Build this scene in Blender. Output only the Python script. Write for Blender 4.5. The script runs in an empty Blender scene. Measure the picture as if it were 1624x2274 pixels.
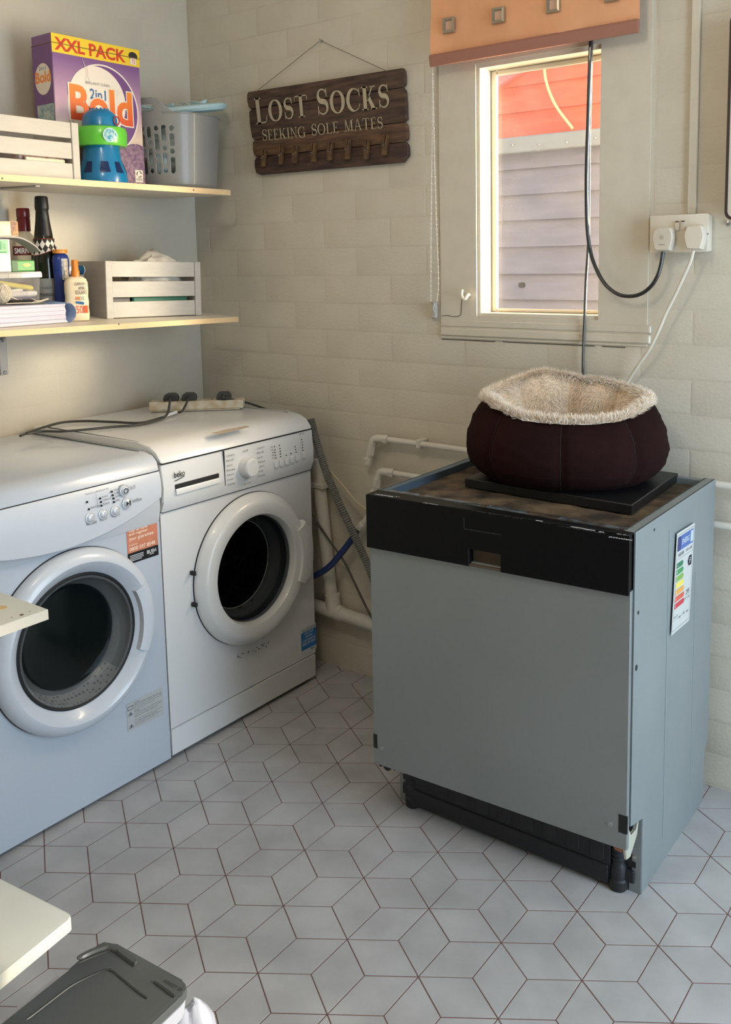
import bpy, bmesh, math, random
from mathutils import Vector, Matrix, noise
random.seed(7)
sc = bpy.context.scene
COL = sc.collection
PI = math.pi
V = Vector

# ------------------------------------------------------------------ camera
FPX, PX, PY, W, H = 2054.0454, 841.0521, 834.6431, 1624, 2274
CAM = V((2.425244, -2.187529, 1.310096))
EUL = (1.4438137, 0.0186058, 0.6448387)
cd = bpy.data.cameras.new('camera')
cam = bpy.data.objects.new('camera', cd)
COL.objects.link(cam)
cam.location = CAM
cam.rotation_euler = EUL
cd.sensor_fit = 'HORIZONTAL'
cd.sensor_width = 36.0
cd.lens = FPX * 36.0 / W
cd.shift_x = (W / 2 - PX) / W
cd.shift_y = (PY - H / 2) / W
cd.clip_start = 0.02
sc.camera = cam

# ------------------------------------------------------------------ world, sun, daylight, exposure
sc.view_settings.view_transform = 'Standard'
sc.view_settings.look = 'None'
sc.view_settings.gamma = 1.0
sc.view_settings.use_curve_mapping = False
sc.view_settings.exposure = 0.0
world = bpy.data.worlds.new('sky')
sc.world = world
world.use_nodes = True
wb = world.node_tree.nodes['Background']
wb.inputs[0].default_value = (0.62, 0.80, 1.0, 1)
wb.inputs[1].default_value = 1.6


def light(name, kind, loc, to, energy, col, size=1.0, size_y=None, spread=PI):
    ld = bpy.data.lights.new(name, kind)
    ld.energy = energy
    ld.color = col
    if kind == 'AREA':
        ld.size = size
        ld.spread = spread
        if size_y:
            ld.shape = 'RECTANGLE'
            ld.size_y = size_y
    elif kind == 'SUN':
        ld.angle = size
    else:
        ld.shadow_soft_size = size
    o = bpy.data.objects.new(name, ld)
    COL.objects.link(o)
    o.location = loc
    o.rotation_euler = (V(to) - V(loc)).to_track_quat('-Z', 'Y').to_euler()
    return o


# low sun outside, and an unseen area light added right of the window, whose warm light slants through it on to the left wall
light('sun', 'SUN', (2.52, 1.1, 1.95), (0, 0, 1.45), 5.0, (1.0, .84, .62), math.radians(10))
light('added_outside_light', 'AREA', (2.54, .58, 1.70), (1.90, -.45, 1.68), 305.0, (1.0, .76, .51), 1.4, 1.7, math.radians(118))
# area light added for daylight through an assumed, unseen doorway in the right-hand wall
light('assumed_doorway_light', 'AREA', (3.31, -.78, 1.02), (1.0, -.85, .6), 40.0, (.66, .83, 1.0), .9, 1.9)
# warm fill light added under the ceiling, with no fitting there
light('warm_fill_light', 'POINT', (1.5, -1.5, 2.2), (1.5, -1.5, 0), 15.0, (1.0, .86, .68), .12)

# ------------------------------------------------------------------ helpers
_R = Matrix.Rotation(EUL[2], 3, 'Z') @ Matrix.Rotation(EUL[1], 3, 'Y') @ Matrix.Rotation(EUL[0], 3, 'X')


def ray(px, py):
    return _R @ V(((px - PX) / FPX, -(py - PY) / FPX, -1.0))


def at(px, py, ax, val):
    """photo pixel -> point on the real plane x|y|z = val"""
    d = ray(px, py)
    t = (val - CAM[ax]) / d[ax]
    return CAM + d * t


def lin(c):
    r = []
    for v in c[:3]:
        v = v / 255.0
        r.append(v / 12.92 if v <= .04045 else ((v + .055) / 1.055) ** 2.4)
    return (r[0], r[1], r[2], 1.0)


def mat(name, col, rough=.5, metal=0.0, var=0.0, vs=12.0, bump=0.0, bs=80.0, spec=.5, col2=None,
        coat=0.0, alpha=1.0, stretch=None, sheen=0.0, detail=4, trans=0.0):
    m = bpy.data.materials.new(name)
    m.use_nodes = True
    nt = m.node_tree
    b = nt.nodes['Principled BSDF']
    c1 = lin(col)
    b.inputs['Base Color'].default_value = c1
    b.inputs['Roughness'].default_value = rough
    b.inputs['Metallic'].default_value = metal
    b.inputs['Specular IOR Level'].default_value = spec
    b.inputs['Coat Weight'].default_value = coat
    b.inputs['Alpha'].default_value = alpha
    b.inputs['Sheen Weight'].default_value = sheen
    b.inputs['Transmission Weight'].default_value = trans
    geo = None
    if var or col2 or bump:
        geo = nt.nodes.new('ShaderNodeNewGeometry')
        src = geo.outputs['Position']
        if stretch:
            mp = nt.nodes.new('ShaderNodeVectorMath')
            mp.operation = 'MULTIPLY'
            mp.inputs[1].default_value = stretch
            nt.links.new(src, mp.inputs[0])
            src = mp.outputs[0]
    if var or col2:
        n = nt.nodes.new('ShaderNodeTexNoise')
        n.inputs['Scale'].default_value = vs
        n.inputs['Detail'].default_value = detail
        nt.links.new(src, n.inputs['Vector'])
        r = nt.nodes.new('ShaderNodeValToRGB')
        r.color_ramp.elements[0].position = .36
        r.color_ramp.elements[1].position = .66
        if col2:
            r.color_ramp.elements[0].color = lin(col2)
            r.color_ramp.elements[1].color = c1
        else:
            r.color_ramp.elements[0].color = tuple(v * (1 - var) for v in c1[:3]) + (1,)
            r.color_ramp.elements[1].color = tuple(min(1, v * (1 + var)) for v in c1[:3]) + (1,)
        nt.links.new(n.outputs['Fac'], r.inputs[0])
        nt.links.new(r.outputs[0], b.inputs['Base Color'])
    if bump:
        n2 = nt.nodes.new('ShaderNodeTexNoise')
        n2.inputs['Scale'].default_value = bs
        n2.inputs['Detail'].default_value = 5
        nt.links.new(src, n2.inputs['Vector'])
        bp = nt.nodes.new('ShaderNodeBump')
        bp.inputs['Strength'].default_value = bump
        bp.inputs['Distance'].default_value = .004
        nt.links.new(n2.outputs['Fac'], bp.inputs['Height'])
        nt.links.new(bp.outputs[0], b.inputs['Normal'])
    return m


def clear_mat(name, tint=(1, 1, 1), haze=(235, 235, 232), haze_amt=.1, gloss=.12, rough=.03):
    """thin clear plastic or pane glass: see-through, slightly hazy, glossy"""
    m = bpy.data.materials.new(name)
    m.use_nodes = True
    nt = m.node_tree
    nt.nodes.remove(nt.nodes['Principled BSDF'])
    out = nt.nodes['Material Output']
    tr = nt.nodes.new('ShaderNodeBsdfTransparent')
    tr.inputs[0].default_value = (*tint, 1)
    df = nt.nodes.new('ShaderNodeBsdfDiffuse')
    df.inputs[0].default_value = lin(haze)
    gl = nt.nodes.new('ShaderNodeBsdfGlossy')
    gl.inputs['Roughness'].default_value = rough
    mx = nt.nodes.new('ShaderNodeMixShader')
    mx.inputs[0].default_value = haze_amt
    nt.links.new(tr.outputs[0], mx.inputs[1])
    nt.links.new(df.outputs[0], mx.inputs[2])
    fr = nt.nodes.new('ShaderNodeFresnel')
    fr.inputs[0].default_value = 1.45
    mu = nt.nodes.new('ShaderNodeMath')
    mu.operation = 'MULTIPLY_ADD'
    mu.inputs[1].default_value = .8
    mu.inputs[2].default_value = gloss * .1
    nt.links.new(fr.outputs[0], mu.inputs[0])
    # only the outer faces reflect, so the sheet stays clear at a slant
    gb_ = nt.nodes.new('ShaderNodeNewGeometry')
    inv = nt.nodes.new('ShaderNodeMath')
    inv.operation = 'SUBTRACT'
    inv.inputs[0].default_value = 1.0
    nt.links.new(gb_.outputs['Backfacing'], inv.inputs[1])
    mb = nt.nodes.new('ShaderNodeMath')
    mb.operation = 'MULTIPLY'
    nt.links.new(mu.outputs[0], mb.inputs[0])
    nt.links.new(inv.outputs[0], mb.inputs[1])
    mx2 = nt.nodes.new('ShaderNodeMixShader')
    nt.links.new(mb.outputs[0], mx2.inputs[0])
    nt.links.new(mx.outputs[0], mx2.inputs[1])
    nt.links.new(gl.outputs[0], mx2.inputs[2])
    nt.links.new(mx2.outputs[0], out.inputs[0])
    return m, mx


class G:
    """collects shapes into one mesh"""

    def __init__(self):
        self.bm = bmesh.new()
        self.mi = 0

    def _f(self, vs):
        try:
            f = self.bm.faces.new(vs)
            f.material_index = self.mi
            return f
        except ValueError:
            return None

    def box(self, x0, x1, y0, y1, z0, z1, bev=0.0, M=None, seg=1):
        t = bmesh.new()
        r = bmesh.ops.create_cube(t, size=1.0)
        for v in t.verts:
            v.co = V(((x0 + x1) / 2 + v.co.x * (x1 - x0), (y0 + y1) / 2 + v.co.y * (y1 - y0), (z0 + z1) / 2 + v.co.z * (z1 - z0)))
        if bev:
            bmesh.ops.bevel(t, geom=list(t.edges), offset=bev, segments=seg, affect='EDGES', profile=.6)
        self.merge(t, M)
        return self

    def merge(self, t, M=None):
        mp = {}
        for v in t.verts:
            mp[v] = self.bm.verts.new(M @ v.co if M else v.co)
        for f in t.faces:
            self._f([mp[v] for v in f.verts])
        t.free()

    def prism(self, pts, t, M=None, bev=0.0, w0=0.0, seg=1):
        """polygon (u,v) extruded along w by t, then mapped by M"""
        b = bmesh.new()
        lo = [b.verts.new((p[0], p[1], w0)) for p in pts]
        hi = [b.verts.new((p[0], p[1], w0 + t)) for p in pts]
        n = len(pts)
        b.faces.new(lo[::-1])
        top = b.faces.new(hi)
        for i in range(n):
            b.faces.new([lo[i], lo[(i + 1) % n], hi[(i + 1) % n], hi[i]])
        if bev:
            bmesh.ops.bevel(b, geom=list(top.edges), offset=bev, segments=seg, affect='EDGES', profile=.6)
        bmesh.ops.recalc_face_normals(b, faces=b.faces)
        self.merge(b, M)
        return self

    def loft(self, rings, closed=True, cap0=True, cap1=True):
        R = [[self.bm.verts.new(p) for p in r] for r in rings]
        n = len(R[0])
        for a, b in zip(R, R[1:]):
            for i in range(n if closed else n - 1):
                j = (i + 1) % n
                self._f([a[i], a[j], b[j], b[i]])
        if cap0:
            self._f(R[0][::-1])
        if cap1:
            self._f(R[-1])
        return self

    def lathe(self, prof, seg=32, M=None, sx=1.0, sy=1.0, cap0=True, cap1=True):
        """profile of (r, z) turned about local z"""
        rings = []
        for r, z in prof:
            ring = []
            for k in range(seg):
                a = 2 * PI * k / seg
                p = V((r * math.cos(a) * sx, r * math.sin(a) * sy, z))
                ring.append(M @ p if M else p)
            rings.append(ring)
        return self.loft(rings, True, cap0, cap1)

    def tube(self, pts, r, seg=8, caps=True):
        pts = [V(p) for p in pts]
        rs = r if isinstance(r, (list, tuple)) else [r] * len(pts)
        rings = []
        up = None
        for i, p in enumerate(pts):
            d = (pts[min(i + 1, len(pts) - 1)] - pts[max(i - 1, 0)])
            if d.length < 1e-9:
                d = V((0, 0, 1))
            d.normalize()
            if up is None:
                up = d.orthogonal().normalized()
            up = (up - d * up.dot(d))
            if up.length < 1e-6:
                up = d.orthogonal()
            up.normalize()
            s = d.cross(up)
            rings.append([p + (up * math.cos(2 * PI * k / seg) + s * math.sin(2 * PI * k / seg)) * rs[i] for k in range(seg)])
        return self.loft(rings, True, caps, caps)

    def ball(self, c, r, u=10, v=6, sx=1, sy=1, sz=1):
        t = bmesh.new()
        bmesh.ops.create_uvsphere(t, u_segments=u, v_segments=v, radius=r)
        for q in t.verts:
            q.co = V((c[0] + q.co.x * sx, c[1] + q.co.y * sy, c[2] + q.co.z * sz))
        self.merge(t)
        return self

    def grid(self, fn, nu, nv):
        P = [[self.bm.verts.new(fn(i / nu, j / nv)) for i in range(nu + 1)] for j in range(nv + 1)]
        for j in range(nv):
            for i in range(nu):
                self._f([P[j][i], P[j][i + 1], P[j + 1][i + 1], P[j + 1][i]])
        return self

    def done(self, name, mats, parent=None, ang=35, **kw):
        bmesh.ops.recalc_face_normals(self.bm, faces=self.bm.faces)
        me = bpy.data.meshes.new(name)
        self.bm.to_mesh(me)
        self.bm.free()
        return link(name, me, mats, parent, ang, **kw)


def link(name, me, mats, parent=None, ang=35, **kw):
    if not isinstance(mats, (list, tuple)):
        mats = [mats]
    for m in mats:
        me.materials.append(m)
    if ang:
        me.polygons.foreach_set('use_smooth', [True] * len(me.polygons))
        me.set_sharp_from_angle(angle=math.radians(ang))
    o = bpy.data.objects.new(name, me)
    COL.objects.link(o)
    if parent is not None:
        o.parent = parent
        o.matrix_parent_inverse = world_of(parent).inverted()
    for k, v in kw.items():
        o[k] = v
    return o


def world_of(o):
    m = Matrix.LocRotScale(o.location, o.rotation_euler, o.scale)
    if o.parent:
        m = world_of(o.parent) @ o.matrix_parent_inverse @ m
    return m


def thing(name, label, cat, loc=(0, 0, 0), group=None):
    o = bpy.data.objects.new(name, None)
    o.empty_display_size = .05
    COL.objects.link(o)
    o.location = loc
    o['label'] = label
    o['category'] = cat
    if group:
        o['group'] = group
    return o


def tag(o, label, cat, group=None):
    o['label'] = label
    o['category'] = cat
    if group:
        o['group'] = group
    return o


def struct(o):
    o['kind'] = 'structure'
    return o


def inst(name, me, M, parent):
    """another object on shared mesh data, matrix M given in world space"""
    o = bpy.data.objects.new(name, me)
    COL.objects.link(o)
    if parent is not None:
        o.parent = parent
        o.matrix_parent_inverse = world_of(parent).inverted()
    o.matrix_basis = M
    return o


def F(o, right, up):
    r = V(right).normalized()
    n = r.cross(V(up)).normalized()
    u = n.cross(r)
    return Matrix(((r.x, u.x, n.x, o[0]), (r.y, u.y, n.y, o[1]), (r.z, u.z, n.z, o[2]), (0, 0, 0, 1)))


def text(s, M, w, h, m, parent, name='lettering', off=.0, ext=0.0, **kw):
    """flat lettering filling a w x h box whose lower left corner is M's origin"""
    cu = bpy.data.curves.new('t', 'FONT')
    cu.body = s
    cu.resolution_u = 3
    cu.offset = off
    cu.extrude = ext
    cu.fill_mode = 'FRONT' if not ext else 'BOTH'
    t = bpy.data.objects.new('t', cu)
    me = bpy.data.meshes.new_from_object(t)
    bpy.data.objects.remove(t)
    bpy.data.curves.remove(cu)
    xs = [v.co.x for v in me.vertices]
    ys = [v.co.y for v in me.vertices]
    x0, y0 = min(xs), min(ys)
    kx = w / (max(xs) - x0) if w else None
    ky = h / (max(ys) - y0) if h else None
    kx = kx or ky
    ky = ky or kx
    for v in me.vertices:
        v.co = M @ V(((v.co.x - x0) * kx, (v.co.y - y0) * ky, v.co.z * kx))
    me.materials.clear()
    return link(name, me, m, parent, 0, **kw)


def rpoly(w, h, r, n=5, cx=0, cy=0):
    """rounded rectangle outline"""
    p = []
    for (sx, sy, a0) in ((1, 1, 0), (-1, 1, 90), (-1, -1, 180), (1, -1, 270)):
        for k in range(n + 1):
            a = math.radians(a0 + 90 * k / n)
            p.append((cx + sx * (w / 2 - r) + r * math.cos(a), cy + sy * (h / 2 - r) + r * math.sin(a)))
    return p


def smooth(pts, n=6):
    """Catmull-Rom through the points"""
    pts = [V(p) for p in pts]
    P = [pts[0] * 2 - pts[1]] + pts + [pts[-1] * 2 - pts[-2]]
    out = []
    for i in range(1, len(P) - 2):
        for k in range(n):
            t = k / n
            a, b, c, d = P[i - 1], P[i], P[i + 1], P[i + 2]
            out.append(.5 * ((2 * b) + (c - a) * t + (2 * a - 5 * b + 4 * c - d) * t * t + (3 * b - a - 3 * c + d) * t ** 3))
    out.append(pts[-1])
    return out


def circ(r, n=16, cx=0, cy=0, a0=0):
    return [(cx + r * math.cos(2 * PI * k / n + a0), cy + r * math.sin(2 * PI * k / n + a0)) for k in range(n)]


# ------------------------------------------------------------------ materials
M_wall = mat('painted_brick', (203, 194, 176), .6, var=.035, vs=6, bump=.22, bs=130)
M_base = mat('painted_mortar', (203, 194, 176), .65, var=.035, vs=6, bump=.22, bs=130)
M_ceil = mat('ceiling_paint', (228, 224, 216), .8, bump=.05)
M_trimw = mat('cream_gloss_paint', (206, 197, 179), .38, var=.03, vs=20, bump=.05)
M_crack = mat('dark_crack', (62, 52, 42), .9)
M_grout = mat('brown_grout', (112, 80, 73), .8)
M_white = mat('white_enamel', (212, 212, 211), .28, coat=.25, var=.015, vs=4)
M_white1 = mat('cool_lit_white_enamel', (180, 187, 196), .28, coat=.25, var=.015, vs=4)  # dryer's white tinted: the cool daylight falling on it is in the colour
M_whitep1 = mat('cool_lit_white_plastic', (196, 201, 208), .3, coat=.2)  # dryer plastic, with the same daylight tint put into its white
M_whitep = mat('white_plastic', (216, 216, 214), .3, coat=.2)
M_greyp = mat('pale_grey_plastic', (186, 190, 195), .4)
M_black = mat('black_print', (14, 14, 16), .5)
M_greypr = mat('grey_print', (92, 94, 98), .6)
M_shadow = mat('dark_recess', (26, 26, 28), .7)
M_rub = mat('black_rubber', (38, 38, 40), .55)
M_plug = mat('charcoal_plug', (58, 57, 55), .5)
M_cablek = mat('black_cable', (30, 29, 28), .35, coat=.3)
M_cablew = mat('white_cable', (214, 206, 190), .4)
M_chrome = mat('satin_metal', (190, 190, 186), .25, metal=1)
M_screw = mat('steel_screw', (176, 178, 178), .3, metal=.9)

# ------------------------------------------------------------------ structure: floor
TA = ((0.08214929, -0.04860053), (0.05544314, 0.09263210))
TO = (0.7089527, -0.9385206)


def tile_w(u, v):
    return V((TA[0][0] * u + TA[0][1] * v + TO[0], TA[1][0] * u + TA[1][1] * v + TO[1], 0))


g = G()
g.box(-.12, 3.42, -3.42, .1, -.06, -.0008)
floor = struct(g.done('floor', M_grout, ang=0))


def m_tile():
    m = mat('grey_stone_tile', (174, 172, 171), .42, var=.10, vs=9, bump=.05, bs=60, detail=7)
    nt = m.node_tree
    b = nt.nodes['Principled BSDF']
    oi = nt.nodes.new('ShaderNodeObjectInfo')
    hv = nt.nodes.new('ShaderNodeHueSaturation')
    ma = nt.nodes.new('ShaderNodeMapRange')
    ma.inputs[3].default_value = .96
    ma.inputs[4].default_value = 1.03
    nt.links.new(oi.outputs['Random'], ma.inputs[0])
    nt.links.new(ma.outputs[0], hv.inputs['Value'])
    src = b.inputs['Base Color'].links[0].from_socket
    nt.links.new(src, hv.inputs['Color'])
    nt.links.new(hv.outputs[0], b.inputs['Base Color'])
    return m


M_tile = m_tile()
e = [(math.cos(math.radians(60 * k)), math.sin(math.radians(60 * k))) for k in range(6)]
# star lattice
tiles = []
s3 = math.sqrt(3)
for i in range(-40, 41):
    for j in range(-40, 41):
        u, v = 1.5 * (i + j), s3 * .5 * (j - i)
        for k in range(6):
            a, b = e[k], e[(k + 1) % 6]
            # tiles k=0..5 round a star; keep 3 per star pair: each rhomb touches two stars, keep half
            if k >= 3:
                continue
            q = (u + (a[0] + b[0]) / 2, v + (a[1] + b[1]) / 2)
            w = tile_w(*q)
            if -.05 < w.x < 3.38 and -3.38 < w.y < .07:
                tiles.append((w, k, a, b))
tm = {}
for k in range(3):
    a, b = e[k], e[k + 1]
    q = [(0, 0), a, (a[0] + b[0], a[1] + b[1]), b]
    cx, cy = sum(p[0] for p in q) / 4, sum(p[1] for p in q) / 4
    pts = []
    for p in q:
        w = tile_w(cx + (p[0] - cx) * .975, cy + (p[1] - cy) * .975) - tile_w(cx, cy)
        pts.append((w.x, w.y))
    gg = G()
    gg.prism(pts, .0022, bev=.0004, w0=-.0022)
    bmesh.ops.recalc_face_normals(gg.bm, faces=gg.bm.faces)
    me = bpy.data.meshes.new('tile')
    gg.bm.to_mesh(me)
    gg.bm.free()
    me.materials.append(M_tile)
    tm[k] = (me, pts)
Rinv = _R.transposed()


def pix(p):
    c = Rinv @ (V(p) - CAM)
    if c.z > -.05:
        return None
    return (PX + FPX * c.x / -c.z, PY - FPX * c.y / -c.z, -c.z)


def seen(w):
    q = pix(w)
    return q and -70 < q[0] < W + 70 and -70 < q[1] < H + 90 and not (w.x < .48 and w.y > -1.35) and not (1.3 < w.x < 1.72 and -.42 < w.y < -.1)


vis = sorted([t for t in tiles if seen(t[0])], key=lambda t: pix(t[0])[2])
near, rest = vis[:300], vis[300:] + [t for t in tiles if not seen(t[0])]
for (w, k, a, b) in near:
    dz = random.uniform(-.0003, .0001)
    inst('tile', tm[k][0], Matrix.Translation((w.x, w.y, dz)), floor)
g = G()
for (w, k, a, b) in rest:
    g.prism([(p[0] + w.x, p[1] + w.y) for p in tm[k][1]], .0022, w0=-.0022)
o = g.done('tile_field', M_tile, floor, ang=0)
o['kind'] = 'stuff'

# ------------------------------------------------------------------ structure: walls
WX0, WX1, WZ0, WZ1 = 1.114, 1.470, 1.143, 1.815      # window opening
CEIL = 2.45
g = G()
for (x0, x1, z0, z1) in ((-.1, WX0, 0, CEIL), (WX1 + .13, 3.4, 0, CEIL), (WX1, WX1 + .13, 0, WZ0 - .002), (WX1, WX1 + .13, WZ1 + .002, CEIL), (WX0, WX1, 0, WZ0), (WX0, WX1, WZ1, CEIL)):
    g.box(x0, x1, .0010, .068, z0, z1)
g.prism([(WX1 - .0005, .001), (WX1 + .13, .001), (WX1 + .13, .068)], WZ1 - WZ0 + .004, Matrix.Translation((0, 0, WZ0 - .002)))  # right reveal splayed, out of view, to let more slanting light in
wall_back = struct(g.done('wall_back', M_base, ang=0))
g = G()
g.box(-.13, -.0010, -3.4, .0010, 0, CEIL)
wall_left = struct(g.done('wall_left', M_base, ang=0))
g = G()
DY0, DY1, DZ = -1.25, -.31, 2.05  # doorway assumed from the cool light, out of view
for (y0, y1, z0, z1) in ((-3.4, DY0, 0, CEIL), (DY1, .0, 0, CEIL), (DY0, DY1, DZ, CEIL)):
    g.box(3.3, 3.42, y0, y1, z0, z1)
struct(g.done('wall_right', M_wall, ang=0))
g = G()
g.box(-.1, 3.4, -3.5, -3.38, 0, CEIL)
struct(g.done('wall_front', M_wall, ang=0))
g = G()
g.box(-.1, 3.42, -3.5, .13, CEIL, CEIL + .1)
struct(g.done('ceiling', M_ceil, ang=0))
g = G()
for (y0, y1, z0, z1) in ((DY0 - .05, DY0, 0, DZ + .05), (DY1, DY1 + .05, 0, DZ + .05), (DY0, DY1, DZ, DZ + .05)):
    g.box(3.28, 3.43, y0, y1, z0, z1, .004)
struct(g.done('trim_1', M_trimw))  # frame round the assumed doorway, also unseen

# bricks: painted courses, each a shallow piece proud of the mortar
CH, BL = .0835, .252
Z0 = at(922, 806, 1, 0).z % CH


def brick_mesh(w, h, d):
    gg = G()
    gg.prism(rpoly(w, h, .005, 2), d, bev=d * .9, seg=1)
    for v in gg.bm.verts:
        if v.co.z > d * .5:
            v.co.x *= 1 - .007 / w
            v.co.y *= 1 - .007 / h
    bmesh.ops.recalc_face_normals(gg.bm, faces=gg.bm.faces)
    me = bpy.data.meshes.new('brick')
    gg.bm.to_mesh(me)
    gg.bm.free()
    me.materials.append(M_wall)
    me.polygons.foreach_set('use_smooth', [True] * len(me.polygons))
    me.set_sharp_from_angle(angle=math.radians(50))
    return me


BMESH = {}


def brick(parent, wall, c, z, w, h, d):
    key = (round(w, 3), round(h, 3), d)
    if key not in BMESH:
        BMESH[key] = brick_mesh(w, h, d)
    dd = random.uniform(-.0004, .0002)
    if wall == 'back':
        M = F((c, .0010 + dd, z), (1, 0, 0), (0, 0, 1))
    else:
        M = F((-.0010 - dd, c, z), (0, 1, 0), (0, 0, 1))
    M = M @ Matrix.Rotation(random.uniform(-.004, .004), 4, 'Z')
    inst('brick', BMESH[key], M, parent)


PX0, PX1, PZ0, PZ1 = .995, 1.445 + .16, 1.075, 2.3   # board around the window covers bricks here
nb = 0
row = 0
z = Z0 - CH
while z < 2.16:
    zc = z + CH / 2
    off = (row % 2) * BL / 2 + at(797, 830, 1, 0).x % BL
    x = off - 2 * BL
    while x < 2.05:
        x0, x1 = max(x, 0), min(x + BL, 2.05)
        spans = [(x0, x1)]
        if zc > PZ0:
            sp = []
            for (a, b) in spans:
                if b <= PX0 or a >= PX1:
                    sp.append((a, b))
                else:
                    if a < PX0: sp.append((a, PX0))
                    if b > PX1: sp.append((PX1, b))
            spans = sp
        for (a, b) in spans:
            if b - a > .03 and zc > .03:
                brick(wall_back, 'back', (a + b) / 2, zc, b - a - .0015, CH - .0015, .0006)
                nb += 1
        x += BL
    z += CH
    row += 1
row = 0
z = at(380, 800, 0, 0).z % CH - CH
while z < 2.16:
    zc = z + CH / 2
    y = -1.45 - (row % 2) * BL / 2
    while y < 0:
        a, b = max(y, -1.3), min(y + BL, 0)
        if b - a > .03 and zc > .6:
            brick(wall_left, 'left', (a + b) / 2, zc, b - a - .001, CH - .001, .0005)
        y += BL
    z += CH
    row += 1

# ------------------------------------------------------------------ window
wy = .055
g = G()
T = .012
g.box(WX0 - .001, WX0 + T, .0024, wy + .012, WZ0, WZ1, .002)
g.prism([(WX1 - T * .35, .0024), (WX1 + .004, .0024), (WX1 + .129, .0675), (WX1 + .122, .0675)], WZ1 - WZ0, Matrix.Translation((0, 0, WZ0)))
g.prism([(WX0 + .001, .0030), (WX1 + .004, .0030), (WX1 + .125, wy + .0115), (WX0 + .001, wy + .0115)], T + .001, Matrix.Translation((0, 0, WZ1 - T)))
g.prism([(WX0 + .001, .0030), (WX1 + .004, .0030), (WX1 + .125, wy + .0115), (WX0 + .001, wy + .0115)], T + .001, Matrix.Translation((0, 0, WZ0 - .001)))
win = struct(g.done('window_1', M_trimw))
g = G()
for (x0, x1, z0, z1) in ((WX0 + T, WX0 + .03, WZ0 + T, WZ1 - T), (WX1 + .085, WX1 + .105, WZ0 + T, WZ1 - T),
                         (WX0 + .03, WX1 + .085, WZ1 - .026, WZ1 - T), (WX0 + .03, WX1 + .085, WZ0 + T, WZ0 + .022)):
    g.box(x0, x1, wy + .003, wy + .014, z0, z1, .003)
g.done('sash', M_trimw, win)
gm, gmx = clear_mat('dusty_pane', (.97, .985, .98), (232, 228, 226), .06, .1, .02)
nt = gm.node_tree
geo = nt.nodes.new('ShaderNodeNewGeometry')
n1 = nt.nodes.new('ShaderNodeTexVoronoi')
n1.inputs['Scale'].default_value = 62
n2 = nt.nodes.new('ShaderNodeTexNoise')
n2.inputs['Scale'].default_value = 9
n2.inputs['Detail'].default_value = 6
nt.links.new(geo.outputs['Position'], n1.inputs['Vector'])
nt.links.new(geo.outputs['Position'], n2.inputs['Vector'])
r1 = nt.nodes.new('ShaderNodeMapRange')
r1.inputs[1].default_value = .16
r1.inputs[2].default_value = .06
r1.inputs[3].default_value = 0
r1.inputs[4].default_value = .4
nt.links.new(n1.outputs['Distance'], r1.inputs[0])
r2 = nt.nodes.new('ShaderNodeMapRange')
r2.inputs[1].default_value = .45
r2.inputs[2].default_value = .75
r2.inputs[3].default_value = .0
r2.inputs[4].default_value = 1.0
nt.links.new(n2.outputs['Fac'], r2.inputs[0])
mm = nt.nodes.new('ShaderNodeMath')
mm.operation = 'MULTIPLY'
nt.links.new(r1.outputs[0], mm.inputs[0])
nt.links.new(r2.outputs[0], mm.inputs[1])
ad = nt.nodes.new('ShaderNodeMath')
ad.operation = 'MULTIPLY_ADD'
ad.inputs[1].default_value = .07
hz_ = nt.nodes.new('ShaderNodeMath')
hz_.operation = 'ADD'
hz_.inputs[1].default_value = .07
nt.links.new(ad.outputs[0], hz_.inputs[0])
nt.links.new(r2.outputs[0], ad.inputs[0])
nt.links.new(mm.outputs[0], ad.inputs[2])
nt.links.new(hz_.outputs[0], gmx.inputs[0])
g = G()
g.box(WX0 + .01, WX1 + .095, wy + .006, wy + .0095, WZ0 + .01, WZ1 - .01)
g.done('pane', gm, win)
# board surround with its moulded sill
g = G()
bx0, bx1 = .999, 1.595
d0 = -.004
e2 = .0012
for (x0, x1, z0, z1) in ((bx0, WX0 + e2, 1.083, 2.3), (WX1 - e2, bx1, 1.083, 2.3), (WX0 + e2, WX1 - e2, 1.083, WZ0 + e2), (WX0 + e2, WX1 - e2, WZ1 - e2, 2.3)):
    g.box(x0, x1, d0, .002, z0, z1)
tr2 = struct(g.done('trim_2', M_trimw, ang=0))
g = G()
g.box(bx0, bx1 + .01, -.010, .002, 1.090, 1.112, .003)
g.box(bx0, bx1 + .01, -.007, .002, 1.116, 1.134, .002)
g.done('sill_moulding', M_trimw, tr2)
g = G()
pts = [at(981 + (1389 - 981) * k / 24, 753 + 18.6 * k / 24, 1, -.0008) for k in range(25)]
for k in range(24):
    if random.random() < .72:
        a, b = pts[k], pts[k + 1]
        g.tube([a, b], .0011, 4)
pl = [at(*p, 1, -.0046) for p in ((981, 702), (993, 700), (1003, 703), (1016, 703), (1024, 699), (1025, 680), (1026, 665))]
g.tube(pl, .0009, 4)
g.done('crack', M_crack, tr2)

# ------------------------------------------------------------------ outside: shed, foliage, ground
M_red = mat('red_stained_board', (196, 92, 74), .75, var=.14, vs=7, stretch=(1, 1, 5), bump=.15, bs=40)
M_redp = mat('pinkish_bargeboard', (190, 112, 120), .75, var=.08, vs=9)
M_greyb = mat('grey_mauve_board', (106, 110, 132), .75, var=.10, vs=6, stretch=(1, 1, 5), bump=.15, bs=40)
M_flash = mat('lead_flashing', (122, 132, 142), .6, var=.06, vs=10)
SY = 1.3
shed = thing('shed', 'red and grey clapboard shed seen through the dusty window', 'shed', (.4, SY, 0))
g = G()
g.box(-1.2, 1.45, SY + .03, SY + .06, 0, 1.80)
g.done('wall', M_greyb, shed, ang=0)
zf = 1.79


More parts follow.
